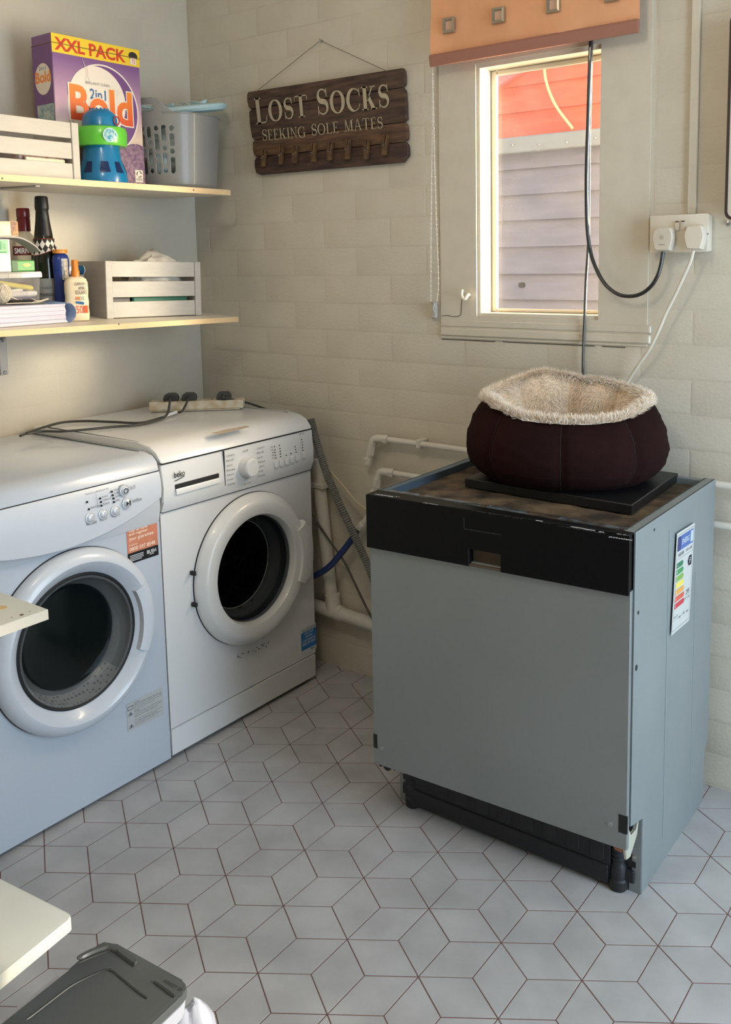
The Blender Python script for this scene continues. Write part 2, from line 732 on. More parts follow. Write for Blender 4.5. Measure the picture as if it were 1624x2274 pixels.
def clap(z0, z1, m, lx, rx, slope=.012):
    gg = G()
    M = F((lx, SY, z0), (1, 0, slope), (0, 0, 1))
    M = Matrix.Translation((0, 0, 0)) @ M
    gg.prism([(0, 0), (z1 - z0 + .014, .022), (z1 - z0 + .014, .03), (0, .03)], rx - lx,
             Matrix(((0, 0, 1, lx), (0, 1, 0, SY), (1, 0, slope * 0, z0), (0, 0, 0, 1))))
    return gg.done('board', m, shed, ang=0)


zz = [.02, .14, .26, .38, .5, .62, .74, .86, .98, 1.125, 1.232, 1.345, 1.455, 1.56, 1.665, 1.745]
for a, b in zip(zz, zz[1:]):
    clap(a, b, M_greyb, -1.2, 1.45)
g = G()
g.box(-1.2, 1.45, SY - .05, SY + .03, 1.726, 1.79, .004)
g.done('flashing', M_flash, shed, label='grey lead flashing strip')
for k in range(9):
    p = V((.3 + k * .12, SY - .052, 1.752 + random.uniform(-.006, .006)))
    g = G()
    g.ball(p, .006, 6, 4)
    g.done('nail', M_screw, shed)
t0, t1, b0 = at(1084, 181, 1, SY - .03), at(1150, 138, 1, SY - .03), at(1084, 207, 1, SY - .03)
sl = (t1.z - t0.z) / (t1.x - t0.x)
wd = t0.z - b0.z
z = 1.79
while z < 2.3:
    # gable: boards shorten along the rake
    gg = G()
    xs_ = [t0.x + (q - t0.z + wd * .5) / sl for q in (z, z + .115)]
    gg.prism([(max(.05, xs_[0]), z), (1.45, z), (1.45, z + .115), (max(.05, xs_[1]), z + .115)], .012,
             Matrix(((1, 0, 0, 0), (0, .17, 1, SY + .004 - z * .17), (0, 1, 0, 0), (0, 0, 0, 1))))
    gg.done('board', M_red, shed, ang=0)
    z += .105
g = G()
g.prism([(.10, t0.z + (.10 - t0.x) * sl - wd), (1.45, t0.z + (1.45 - t0.x) * sl - wd), (1.45, t0.z + (1.45 - t0.x) * sl), (.10, t0.z + (.10 - t0.x) * sl)], .03, Matrix(((1, 0, 0, 0), (0, 0, -1, SY - .005), (0, 1, 0, 0), (0, 0, 0, 1))), bev=.002)
g.done('bargeboard', M_redp, shed)
g = G()
g.tube(smooth([(.668, SY - .03, 2.1), (.68, SY - .035, 2.0), (.72, SY - .03, 1.9), (.80, SY - .04, 1.80)]), .006, 6)
g.done('cable', mat('yellowed_cable', (226, 196, 150), .5), shed)
g = G()
c = at(1163, 633, 1, SY - .004)
g.lathe([(.012, 0), (.012, .02)], 12, F((c.x, SY - .008, c.z), (1, 0, 0), (0, 0, 1)))
g.done('knot_hole', M_black, shed)
M_leaf = mat('leaf_green', (112, 146, 92), .6, col2=(70, 110, 70), vs=30)
g = G()
for k in range(900):
    c = V((random.uniform(-1.9, 1.0), random.uniform(2.8, 3.6), random.uniform(1.2, 3.6)))
    q = Matrix.Rotation(random.uniform(0, 6.28), 3, 'Z') @ Matrix.Rotation(random.uniform(-1, 1), 3, 'X')
    s = random.uniform(.05, .11)
    vs = [g.bm.verts.new(c + q @ V(p) * s) for p in ((-1, 0, 0), (0, -.45, .1), (1, 0, 0), (0, .45, .1))]
    g._f(vs)
for k in range(7):
    g.tube([(-1.7 + k * .42, 3.2, 0), (-1.65 + k * .42, 3.2, 3.3)], .03, 6)
tag(g.done('garden_hedge', M_leaf, ang=0), 'sunlit green hedge behind the red shed roof', 'hedge')
g = G()
g.box(-3, 9, .14, 6, -.2, -.05)
struct(g.done('ground', mat('yard_paving', (190, 178, 158), .8, var=.1), ang=0))
g = G()
g.box(3.43, 9, -6, .13, -.2, -.05)
struct(g.done('ground', mat('path_paving', (188, 186, 182), .8, var=.1), ang=0))

# ------------------------------------------------------------------ dishwasher
M_galv = mat('galvanised_grey_steel', (136, 143, 143), .45, metal=.2, var=.04, vs=5, bump=.02)
M_doorm = mat('grey_door_steel', (134, 139, 139), .42, metal=.3, var=.05, vs=3, bump=.03, bs=200)
M_rail = mat('blue_reflection_steel', (96, 116, 134), .4, metal=.5, var=.1, vs=20)  # left side steel, the rail's bluish reflection put into its colour
M_gloss = mat('black_gloss_plastic', (7, 8, 11), .42, spec=.18)
M_kick = mat('black_moulded_plastic', (28, 29, 33), .55, bump=.2, bs=300)
M_felt = mat('worn_brown_felt', (116, 96, 70), .9, col2=(46, 34, 24), vs=16, bump=.6, bs=160, detail=8)
M_foil = mat('tarnished_edge_foil', (132, 146, 156), .45, metal=.4, col2=(70, 64, 58), vs=30)
M_beige = mat('beige_plastic', (182, 180, 162), .45)
M_board = mat('black_slate_board', (22, 23, 24), .38, var=.1, vs=40)
M_wprint = mat('white_print', (225, 228, 232), .5)
M_brownp = mat('brown_dusty_plastic', (84, 72, 58), .7)
dw = thing('dishwasher', 'grey steel integrated dishwasher standing free under the window socket', 'dishwasher', (1.48, -.29, 0))
O = V((1.181, -.548, 0))
ang = math.radians(.6)
DX = V((math.cos(ang), math.sin(ang), 0))
DYv = V((-math.sin(ang), math.cos(ang), 0))
DM = Matrix(((DX.x, DYv.x, 0, O.x), (DX.y, DYv.y, 0, O.y), (0, 0, 1, 0), (0, 0, 0, 1)))   # local (u right, v back, z)
HT, WD, DP = .785, .604, .500
side = [(0, HT), (0, .186), (.066, .168), (.066, .0), (.446, .0), (.466, .0), (.476, .13), (.496, .15), (DP, HT)]


def sidem(u0, t):   # prism (a=v, b=z) extruded in u
    return DM @ Matrix(((0, 0, 1, u0), (1, 0, 0, 0), (0, 1, 0, 0), (0, 0, 0, 1)))


for nm, u0, mm_ in (('side_panel', WD - .003, M_galv), ('side_panel', 0, M_rail)):
    g = G()
    g.prism(side, .003, sidem(u0, 0))
    # turned-over top rail
    if u0 > .1:
        g.box(WD - .024, WD - .0005, .0, DP, HT - .003, HT, .0008, DM)
        g.box(WD - .024, WD - .021, .0, DP, HT - .02, HT, 0, DM)
    else:
        g.box(.0, .020, .0, DP, HT - .003, HT, .0008, DM)
        g.box(.018, .021, .0, DP, HT - .045, HT, 0, DM)
    sp = g.done(nm, mm_, dw, ang=20)
    if u0 > .1:
        g = G()
        g.box(WD - .0005, WD + .0012, .187, .190, .06, .742, 0, DM)
        g.box(WD - .0005, WD + .0008, .368, .3695, .09, .60, 0, DM)
        g.done('pressed_rib', mat('rib_highlight', (160, 172, 172), .4, metal=.4), sp)
        for (v, z, r) in ((.02, .62, .004), (.015, .51, .006), (.10, .765, .003)):
            g = G()
            g.lathe([(r, 0), (r, .0006)], 10, DM @ F((WD, v, z), (0, 1, 0), (0, 0, 1)))
            g.done('hole', M_black, sp)
g = G()
g.box(.0, WD, DP - .02, DP - .001, HT - .02, HT - .002, .001, DM)
g.box(.003, WD - .003, DP - .004, DP, .15, HT - .02, 0, DM)
g.done('back_panel', M_galv, dw)
g = G()
g.box(.020, WD - .022, .075, DP - .004, .10, .752, 0, DM)
g.box(.004, WD - .004, .012, .08, .20, .752, 0, DM)
g.done('inner_tub', M_shadow, dw, ang=0)


def felt(u, v):
    p = DM @ V((.021 + u * (WD - .045), .0 + v * (DP - .02), .768))
    return p + V((0, 0, .0022 * noise.noise(p * 30) + .001 * noise.noise(p * 90)))


g = G()
g.grid(felt, 60, 50)
g.done('top_felt', M_felt, dw)
random.seed(3)
for (a, b) in ((.02, .10), (.115, .26), (.275, .37), (.44, .50), (.50, .58)):
    n = 8
    g = G()
    pts = [(a + (b - a) * k / n, .002) for k in range(n + 1)] + [(b - (b - a) * k / n, .016 + random.uniform(-.003, .005)) for k in range(n + 1)]
    g.prism(pts, .0016, DM @ Matrix.Translation((0, .004, .7835)))
    g.done('edge_foil', M_foil, dw, ang=0)
# lower front: flanges, kick panel, feet
for u0, u1, nm in ((WD - .026, WD - .001, 1), (.0, .022, 0)):
    g = G()
    g.box(u0, u1, .064, .0665, .0, .165 if nm else .20, 0, DM)
    fl = g.done('front_flange', M_galv, dw)
    g = G()
    uc = u0 + .010 if nm else u1 - .008
    g.lathe([(.005, 0), (.005, .0016), (.003, .003)], 10, DM @ F((uc, .064, .078), (1, 0, 0), (0, 0, 1)))
    g.done('screw', M_screw, fl)
    g = G()
    g.box(uc - .004, uc + .004, .0630, .064, .055, .068, 0, DM)
    g.done('slot', M_black, fl)
g = G()
g.box(.024, WD - .060, .048, .062, .012, .165, .003, DM)
g.box(.02, WD - .02, .064, .072, .03, .20, 0, DM)
g.box(.03, WD - .064, .044, .05, .010, .05, .002, DM)
for k in range(9):
    u = .06 + k * .055
    g.box(u, u + .03, .0455, .049, .06, .15, .0015, DM)
g.done('kick_panel', M_kick, dw)
for u in (WD - .047, .042):
    g = G()
    prof = [(.012, .165)]
    for k in range(9):
        z = .155 - k * .0105
        prof += [(.0145, z), (.0145, z - .005), (.0125, z - .007), (.0125, z - .009)]
    prof += [(.014, .055), (.017, .05), (.017, .026), (.020, .022), (.020, .004), (.017, .0)]
    g.lathe(prof, 18, DM @ Matrix.Translation((u, .060, 0)))
    g.box(u + (.012 if u > .3 else -.030), u + (.032 if u > .3 else -.012), .056, .063, .10, .128, .002, DM)
    g.box(u + (.012 if u > .3 else -.030), u + (.034 if u > .3 else -.012), .056, .063, .022, .05, .002, DM)
    g.done('foot', M_kick, dw)
g = G()
g.prism([(-.010, .178), (.004, .176), (.012, .158), (.040, .156), (.050, .17), (.056, .166), (.048, .142), (.030, .128), (.012, .112), (-.006, .116), (-.012, .14)], .006,
        DM @ Matrix(((0, 0, 1, WD - .010), (1, 0, 0, .0), (0, 1, 0, .0), (0, 0, 0, 1))), bev=.0015)
g.done('hinge_arm', M_beige, dw)
# door, standing very slightly skew
A0, A1 = V((1.184, -.590, 0)), V((1.783, -.556, 0))
dd = (A1 - A0)
EM = F(A0, dd, (0, 0, 1))          # u right, v up, w out
DL = dd.length
g = G()
outl = [(0, .143), (.55, .141), (DL, .141), (DL, .672), (0, .672)]
g.prism(outl, .012, EM, bev=.0012, w0=-.012)
bk = [V((1.185, -.551, 0)), V((1.781, -.546, 0))]
door = g.done('door', M_doorm, dw)
for (u0, u1, z0, z1) in ((DL - .017, DL + .0004, .176, .214), (-.0004, .010, .182, .216)):
    g = G()
    g.box(u0, u1, z0, z1, -.004, .0006, 0, EM)
    g.done('slot', M_black, door)
for (u, z) in ((DL - .034, .186), (.022, .186)):
    g = G()
    g.lathe([(.0058, 0), (.0055, .0012), (.0025, .0016), (.0022, .0006)], 14, EM @ Matrix.Translation((u, z, 0)))
    g.done('screw', M_screw, door)
g = G()
g.prism([(DL - .03, .139), (DL - .008, .139), (DL - .012, .131), (DL - .024, .133)], .01, EM, w0=-.014)
g.done('rust_tab', mat('rusty_tab', (150, 96, 70), .8), door)
g = G()
for (u, r) in ((.012, .006), (.03, .011), (.05, .004)):
    g.lathe([(r, -.014), (r, -.008)], 10, EM @ Matrix.Translation((u, .140, 0)))
g.done('bottom_seal', M_kick, door)
# door liner filling the wedge between door and tub
g = G()
pl_ = [(1.184, -.5785), (1.780, -.5445), (1.778, -.540), (1.19, -.545)]
g.prism([(p[0], p[1]) for p in pl_], .60, Matrix.Translation((0, 0, .16)))
g.done('door_liner', M_galv, door)
# black control panel
CP0, CP1 = V((1.1838, -.6005, 0)), V((1.7815, -.5640, 0))
CM = F(CP0, CP1 - CP0, (0, 0, 1))
CL = (CP1 - CP0).length
ZB, ZT = .6655, .7855


def cuz(px, py):
    d = ray(px, py)
    n = V((CM[0][2], CM[1][2], CM[2][2]))
    t = (CP0 - CAM).dot(n) / d.dot(n)
    q = CM.inverted() @ (CAM + d * t)
    return q.x, q.y


hu0, hz1 = cuz(1042, 1219)
hu1, _ = cuz(1112, 1232)
g = G()
tk = .020
for (u0, u1, z0, z1) in ((0, hu0, ZB, hz1), (hu1, CL, ZB, hz1), (0, CL, hz1, ZT - .001)):
    g.box(u0, u1, z0, z1, -tk, 0, 0, CM)
top_pl = [(CP0.x, CP0.y), (CP1.x, CP1.y), (1.784, -.5475), (1.180, -.5525)]
g.prism(top_pl, .0025, Matrix.Translation((0, 0, ZT - .001)), bev=.0012)
cp = g.done('control_panel', M_gloss, dw)
g = G()
g.box(hu0 - .002, hu1 + .002, ZB, hz1, -.026, -.019, 0, CM)
g.box(hu0, hu1, ZB, ZB + .005, -.02, -.001, 0, CM)
g.done('handle_recess', M_brownp, cp)
g = G()
qa, qb = cuz(1031, 1150), cuz(1112, 1196)
for (a, b) in (((qa[0], qa[1]), (qa[0], qb[1] + .008)), ((qa[0], qb[1] + .008), (qb[0], qb[1] + .008))):
    g.box(min(a[0], b[0]) - .0006, max(a[0], b[0]) + .0006, min(a[1], b[1]) - .0006, max(a[1], b[1]) + .0006, 0, .0005, 0, CM)
g.box(hu0 - .0012, hu0, ZB, hz1, 0, .0006, 0, CM)
g.done('panel_outline', mat('charcoal_line', (50, 54, 60), .4), cp)
zt = ZT + .0017


def topf(px, py):
    p = at(px, py, 2, zt)
    return F(p, (CP1 - CP0), (0, 1, 0))


up_dir = (CP1 - CP0).normalized()
text('HOOVER', topf(832, 1098), .048, .0075, M_wprint, cp, off=.02)
text('A+', topf(876, 1103), .012, .007, M_wprint, cp)
text('ONE TOUCH', topf(939, 1117), .036, .006, M_wprint, cp)
for (px, py, w) in ((1060, 1136, .03), (1086, 1141, .012), (1100, 1142, .012), (1120, 1146, .012), (1140, 1150, .018), (1200, 1160, .02), (1240, 1168, .06), (1275, 1174, .02), (1300, 1178, .03), (1320, 1182, .02)):
    text('ooo II', topf(px, py), w, .004, M_greypr, cp, name='print')
g = G()
for (px, py, w) in ((1190, 1156, .014), (1268, 1170, .026), (1297, 1175, .022), (1330, 1181, .010)):
    g.box(0, w, 0, .0025, 0, .0003, 0, topf(px, py))
g.done('indicator_window', M_wprint, cp)
text('DYNAMIC', topf(1352, 1193), .044, .006, M_wprint, cp, off=.02)
text('ALL IN 1', topf(1369, 1186), .022, .006, M_wprint, cp)
g = G()
g.box(.0, CL * .98, -.001, .0012, 0, .0006, 0, F(V((1.184, -.5535, ZT + .0014)), (CP1 - CP0), (0, 1, 0)))
g.done('chrome_trim', M_chrome, cp)

# energy label on the side panel
BLp, BRp, TLp = V((1.7868, -.3391, .5096)), V((1.7868, -.2258, .5060)), V((1.7868, -.3173, .7258))


def energy_label():
    w, h = .113, .217
    xs = (BRp - BLp) / w
    ys = (TLp - BLp) / h
    M = Matrix(((xs.x, ys.x, 1, BLp.x), (xs.y, ys.y, 0, BLp.y), (xs.z, ys.z, 0, BLp.z), (0, 0, 0, 1)))

    def rect(x0, x1, y0, y1, z, m, name):
        gg = G()
        vs = [gg.bm.verts.new(M @ V((x, y, z))) for x, y in ((x0, y0), (x1, y0), (x1, y1), (x0, y1))]
        gg._f(vs)
        return gg.done(name, m, lab, ang=0)

    gg = G()
    gg.prism([(0, 0), (w, 0), (w, h), (0, h)], .0004, M)
    lab = gg.done('energy_label', mat('label_paper', (192, 192, 188), .6), dw, ang=0, label='white energy rating label with coloured bars')
    gg = G()
    for (x0, x1, y0, y1) in ((.005, .108, .006, .0068), (.005, .108, .2105, .2112), (.005, .0056, .006, .211), (.1075, .108, .006, .211), (.005, .108, .158, .1586), (.07, .104, .062, .0625), (.008, .055, .028, .0285)):
        gg.box(x0, x1, y0, y1, .0004, .0006, 0, M)
    gg.done('print', M_greypr, lab, ang=0)
    rect(.008, .105, .176, .207, .0007, mat('label_blue', (76, 104, 166), .5), 'blue_band')
    rect(.008, .028, .177, .206, .0009, mat('label_navy', (52, 58, 112), .5), 'flag')
    rect(.088, .103, .180, .204, .0009, mat('label_pale', (190, 200, 220), .5), 'qr_patch')
    M_w = M_wprint
    text('ENERG', M @ Matrix.Translation((.034, .186, .001)), .046, .012, M_w, lab)
    text('HOOVER', M @ Matrix.Translation((.016, .163, .0008)), .034, .008, M_black, lab)
    text('HDI 1LO38S', M @ Matrix.Translation((.064, .164, .0008)), .038, .006, M_greypr, lab)
    cols = ((44, 116, 84), (66, 140, 80), (124, 164, 76), (226, 208, 84), (222, 158, 78), (208, 92, 70), (196, 58, 66))
    for k, c in enumerate(cols):
        y = .140 - k * .0145
        L = .036 + .0035 * k
        gg = G()
        vs = [gg.bm.verts.new(M @ V(p)) for p in ((.009, y, .0008), (.009 + L, y, .0008), (.009 + L + .005, y + .0055, .0008), (.009 + L, y + .011, .0008), (.009, y + .011, .0008))]
        gg._f(vs)
        gg.done('rating_bar', mat('rating_%d' % k, c, .5), lab, ang=0)
        text('ABCDEFG'[k], M @ Matrix.Translation((.012, y + .003, .001)), .004, .006, M_w, lab)
    gg = G()
    vs = [gg.bm.verts.new(M @ V(p)) for p in ((.078, .139, .0008), (.086, .128, .0008), (.103, .128, .0008), (.103, .150, .0008), (.086, .150, .0008))]
    gg._f(vs)
    gg.done('class_arrow', M_shadow, lab, ang=0)
    text('F', M @ Matrix.Translation((.090, .133, .001)), .007, .012, M_w, lab)
    text('295', M @ Matrix.Translation((.078, .066, .0008)), .022, .011, M_greypr, lab)
    text('kWh / 1000', M @ Matrix.Translation((.074, .056, .0008)), .028, .004, M_greypr, lab)
    text('14 x 13', M @ Matrix.Translation((.010, .032, .0008)), .022, .006, M_greypr, lab)
    text('9.5 L', M @ Matrix.Translation((.040, .024, .0008)), .014, .006, M_greypr, lab)
    text('3:18', M @ Matrix.Translation((.062, .026, .0008)), .014, .006, M_greypr, lab)
    text('49 dB', M @ Matrix.Translation((.086, .024, .0008)), .014, .006, M_greypr, lab)


energy_label()

# board and pet bed on top
zb0 = .7705
bc = [at(1033, 1062, 2, .7915), at(1404, 1122, 2, .7915), at(1511, 1048, 2, .7915)]
bl = bc[0] + (bc[2] - bc[1])
for p in bc + [bl]:
    p.y = min(p.y, -.056)
g = G()
g.prism([(p.x, p.y) for p in (bc[0], bc[1], bc[2], bl)], .0205, Matrix.Translation((0, 0, zb0 + .001)), bev=.002)
tag(g.done('black_board', M_board), 'flat black square board under the brown pet bed', 'board')

M_suede = mat('brown_suede', (34, 15, 14), .95, var=.2, vs=8, bump=.25, bs=300, spec=.12)
M_seam = mat('brown_piping', (20, 9, 9), .85)
M_fluff = mat('cream_plush', (238, 216, 190), .95, var=.05, vs=30, sheen=.3)
M_fur = mat('cream_fur', (248, 234, 216), .9, sheen=.2)
bcx, bcy, bz = 1.487, -.222, .7925
bed = thing('pet_bed', 'round dark brown suede pet bed with fluffy cream lining', 'pet bed', (bcx, bcy, bz))
LX, LY = V((.902, .431, 0)), V((.431, -.902, 0))     # lateral, toward the viewer
RA, RB = .236, .205


def bdir(th):
    return LX * (RA * math.cos(th)) + LY * (RB * math.sin(th))     # th=90deg faces the camera


SEAM0 = math.radians(93)


def crease(th):
    d = ((th - SEAM0) / (PI / 4)) % 1.0
    d = min(d, 1 - d)
    return math.exp(-(d / .055) ** 2), math.cos(2 * PI * d)


def rimh(th):
    # height of the rim round the bed: back seam peak high, front low
    s = math.sin(th)
    c = math.cos(th)
    h = .176 - .024 * s - .002 * c
    h += .018 * math.exp(-((((th - math.radians(252) + PI) % (2 * PI)) - PI) / .35) ** 2)
    h += .014 * math.exp(-((((th - math.radians(152) + PI) % (2 * PI)) - PI) / .4) ** 2)
    h += .010 * math.exp(-((((th - math.radians(18) + PI) % (2 * PI)) - PI) / .4) ** 2)
    return h


NT, NZ = 160, 26
prof = [(0, .76), (.03, .80), (.12, .90), (.25, .97), (.42, 1.0), (.60, .985), (.78, .93), (.92, .865), (1.0, .815)]


def pf(t):
    for (a, ra), (b, rb) in zip(prof, prof[1:]):
        if t <= b:
            k = (t - a) / (b - a)
            k = k * k * (3 - 2 * k) * .5 + k * .5
            return ra + (rb - ra) * k
    return prof[-1][1]


def outer(th, t):
    cr, lob = crease(th)
    r = pf(t) * (1 - (.045 * cr + .012 * (1 - (1 - lob) / 2)) * min(1, t * 5 + .3))
    p = bdir(th) * r
    h = rimh(th)
    n = noise.noise(V((p.x * 14, p.y * 14, t * 6))) * .006 * t + .0025 * noise.noise(V((p.x * 60, p.y * 60, t * 22)))
    p = p * (1 + n * 4)
    return V((bcx, bcy, bz)) + p + V((0, 0, h * t))


g = G()
rings = []
for j in range(NZ + 1):
    rings.append([outer(2 * PI * i / NT, j / NZ) for i in range(NT)])
g.loft(rings, True, True, False)
for v in g.bm.verts:
    v.co.y = min(v.co.y, -.006)
g.done('outer_cover', M_suede, bed, ang=60)
for k in range(8):
    th = SEAM0 + k * PI / 4
    g = G()
    g.tube([outer(th, .04 + .93 * j / 20) + bdir(th).normalized() * .0008 for j in range(21)], .0016, 5)
    for v in g.bm.verts:
        v.co.y = min(v.co.y, -.004)
    g.done('seam', M_seam, bed)


def inner(th, t):
    """rim roll (t 0..0.25) then down the inside (to 0.8) and across the cushion"""
    cr, lob = crease(th)
    h = rimh(th)
    if t < .25:
        a = t / .25 * PI
        r = .815 - .026 * (1 - math.cos(a))
        z = h + .010 * math.sin(a)
    elif t < .8:
        k = (t - .25) / .55
        r = .763 - .10 * math.sin(k * PI / 2) - .03 * math.sin(k * PI)
        z = h - (h - .055) * k
    else:
        k = (t - .8) / .2
        r = .663 * (1 - k)
        z = .055 + .014 * math.sin(k * PI / 2)
    if t < .8:
        r *= 1 + .01 * cr * (t > .14)
        r -= .15 * (1 - (1 + lob) / 2) ** .7 * min(1, max(0, t - .12) * 4)
    p = bdir(th) * max(r, .001)
    return V((bcx, bcy, bz)) + p + V((0, 0, z + .003 * noise.noise(p * 30)))


g = G()
rings = [[inner(2 * PI * i / 128, j / 40) for i in range(128)] for j in range(41)]
g.loft(rings, True, False, True)
for v in g.bm.verts:
    v.co.y = min(v.co.y, -.008)
lining = g.done('lining', M_fluff, bed, ang=80)
# pile: many small curved blades
random.seed(11)
vv, ff = [], []
for k in range(34000):
    th = random.uniform(0, 2 * PI)
    rimhair = k % 3 == 0
    t = random.uniform(0, .22) if rimhair else random.choice((random.uniform(.0, .80), random.uniform(.1, .62)))
    if t > .22 and crease(th)[0] > .55:
        continue
    p = inner(th, t)
    q1 = inner(th + .02, t)
    q2 = inner(th, min(1, t + .02))
    n = (q1 - p).cross(q2 - p)
    if n.length < 1e-9:
        continue
    n.normalize()
    cen = V((bcx, bcy, bz + .12))
    if n.dot(cen - p) < 0 and t > .25:
        n = -n
    if t <= .25 and n.z < 0:
        n = -n
    L = random.uniform(.008, .019) if rimhair else random.uniform(.006, .013)
    down = (q2 - p).normalized()
    clump = noise.noise(p * 45)
    if rimhair and t < .12:
        n = (n + (p - cen).normalized() * .5 - V((0, 0, .55))).normalized()
    d = (n + down * (.5 + .6 * clump) + V((random.uniform(-.5, .5), random.uniform(-.5, .5), random.uniform(-.3, .4)))).normalized()
    s = d.cross(V((random.uniform(-1, 1), random.uniform(-1, 1), random.uniform(-1, 1)))).normalized() * .0007
    m = p + d * L * .55
    e_ = p + d * L + (down + V((0, 0, -.3))) * L * .25
    i0 = len(vv)
    vv += [p - s, p + s, m + s * .8, m - s * .8, e_]
    ff += [(i0, i0 + 1, i0 + 2, i0 + 3), (i0 + 3, i0 + 2, i0 + 4)]
me = bpy.data.meshes.new('fur_pile')
me.from_pydata([(v.x, min(v.y, -.004), v.z) for v in vv], [], ff)
o = link('fur_pile', me, M_fur, bed, 0)
o['kind'] = 'stuff'

# ------------------------------------------------------------------ washing machine and tumble dryer
XF = .588


def yz(px, py, x=XF):
    p = at(px, py, 0, x)
    return p.y, p.z


def fx(px, py, x=XF):
    """print frame on the front of a machine"""
    return F(at(px, py, 0, x), (0, 1, 0), (0, 0, 1))


def plate_hole(g, y0, y1, z0, z1, cy, cz, R, x, t, n=72):
    ring, out = [], []
    for k in range(n):
        a = 2 * PI * k / n
        c, s = math.cos(a), math.sin(a)
        ring.append((cy + R * c, cz + R * s))
        tt = 1e9
        if c > 1e-9: tt = min(tt, (y1 - cy) / c)
        if c < -1e-9: tt = min(tt, (y0 - cy) / c)
        if s > 1e-9: tt = min(tt, (z1 - cz) / s)
        if s < -1e-9: tt = min(tt, (z0 - cz) / s)
        out.append([cy + tt * c, cz + tt * s])
    # snap nearest to the corners
    for (yy, zz_) in ((y0, z0), (y0, z1), (y1, z0), (y1, z1)):
        k = min(range(n), key=lambda q: (out[q][0] - yy) ** 2 + (out[q][1] - zz_) ** 2)
        out[k] = [yy, zz_]
    A = [g.bm.verts.new((x, p[0], p[1])) for p in ring]
    B = [g.bm.verts.new((x, p[0], p[1])) for p in out]
    C_ = [g.bm.verts.new((x - t, p[0], p[1])) for p in ring]
    D_ = [g.bm.verts.new((x - t, p[0], p[1])) for p in out]
    for k in range(n):
        j = (k + 1) % n
        g._f([A[k], B[k], B[j], A[j]])
        g._f([A[k], A[j], C_[j], C_[k]])
        g._f([B[k], D_[k], D_[j], B[j]])


def dark_glass(name, tint, haze):
    return clear_mat(name, tint, (40, 42, 44), haze, .25, .04)[0]


def drum_mat(name, col, hole, scale):
    m = mat(name, col, .45, metal=.15)
    nt = m.node_tree
    b = nt.nodes['Principled BSDF']
    geo = nt.nodes.new('ShaderNodeNewGeometry')
    vo = nt.nodes.new('ShaderNodeTexVoronoi')
    vo.inputs['Scale'].default_value = scale
    vo.inputs['Randomness'].default_value = .12
    nt.links.new(geo.outputs['Position'], vo.inputs['Vector'])
    r = nt.nodes.new('ShaderNodeValToRGB')
    r.color_ramp.elements[0].position = .30
    r.color_ramp.elements[0].color = lin(hole)
    r.color_ramp.elements[1].position = .36
    r.color_ramp.elements[1].color = lin(col)
    nt.links.new(vo.outputs['Distance'], r.inputs[0])
    nt.links.new(r.outputs[0], b.inputs['Base Color'])
    return m


XM = Matrix(((0, 0, 1, 0), (1, 0, 0, 0), (0, 1, 0, 0), (0, 0, 0, 1)))    # local (r cos, r sin, z) -> (y, z, x)


def lathe_x(g, prof, cy, cz, seg=72, cap0=False, cap1=False):
    g.lathe([(r, x) for r, x in prof], seg, Matrix.Translation((0, cy, cz)) @ XM, cap0=cap0, cap1=cap1)


def machine(name, label, cat, y0, y1, ztop, drum, xb=.045):
    t = thing(name, label, cat, (.31, (y0 + y1) / 2, 0))
    g = G()
    g.box(xb, XF - .012, y0, y0 + .004, .012, ztop - .03)
    g.box(xb, XF - .012, y1 - .004, y1, .012, ztop - .03)
    g.box(xb, xb + .004, y0, y1, .012, ztop - .03)
    g.box(xb, XF - .02, y0, y1, .012, .016)
    g.done('casing', M_white, t)
    for (x, y) in ((.09, y0 + .05), (.09, y1 - .05), (XF - .07, y0 + .05), (XF - .07, y1 - .05)):
        g = G()
        g.lathe([(.02, 0), (.02, .006), (.012, .008), (.012, .014)], 14, Matrix.Translation((x, y, 0)))
        g.done('foot', M_rub, t)
    return t


W2Y0, W2Y1, ZT2 = -.693, -.111, .845
wm = machine('washing_machine', 'white front-loading washing machine in the corner with a round dial', 'washing machine', W2Y0, W2Y1, ZT2, None)
# worktop with soft front edge
g = G()
prof = [(.04, .805), (.04, ZT2), (.50, ZT2 + .003), (.555, ZT2 - .002), (.580, ZT2 - .014), (.597, ZT2 - .034), (.600, .803), (.58, .800)]
MP = Matrix(((1, 0, 0, 0), (0, 0, 1, 0), (0, 1, 0, 0), (0, 0, 0, 1)))
b = bmesh.new()


def prism_y(g, prof, y0, y1, bev=.006, seg=2):
    b = bmesh.new()
    lo = [b.verts.new((p[0], y0, p[1])) for p in prof]
    hi = [b.verts.new((p[0], y1, p[1])) for p in prof]
    n = len(prof)
    f0 = b.faces.new(lo)
    f1 = b.faces.new(hi[::-1])
    for i in range(n):
        b.faces.new([lo[i], hi[i], hi[(i + 1) % n], lo[(i + 1) % n]])
    if bev:
        bmesh.ops.bevel(b, geom=list(f0.edges) + list(f1.edges), offset=bev, segments=seg, affect='EDGES', profile=.6)
    bmesh.ops.recalc_face_normals(b, faces=b.faces)
    g.merge(b)


prism_y(g, prof, W2Y0, W2Y1, .008)
top = g.done('worktop', M_white, wm, ang=50)
g = G()
g.box(.07, .52, W2Y1 - .022, W2Y1 - .0205, ZT2 + .0, ZT2 + .0032)
g.box(.10, .50, W2Y0 + .012, W2Y0 + .0135, ZT2 + .0, ZT2 + .0034)
g.done('groove', M_greypr, top, ang=0)
g = G()
q = [at(468, 962, 2, ZT2 + .004), at(490, 964, 2, ZT2 + .004), at(556, 948, 2, ZT2 + .004), at(548, 945, 2, ZT2 + .004), at(500, 954, 2, ZT2 + .004)]
g._f([g.bm.verts.new(p) for p in q])
g.done('tape_mark', mat('tape_residue', (178, 164, 150), .8, var=.15, vs=60), top, ang=0)
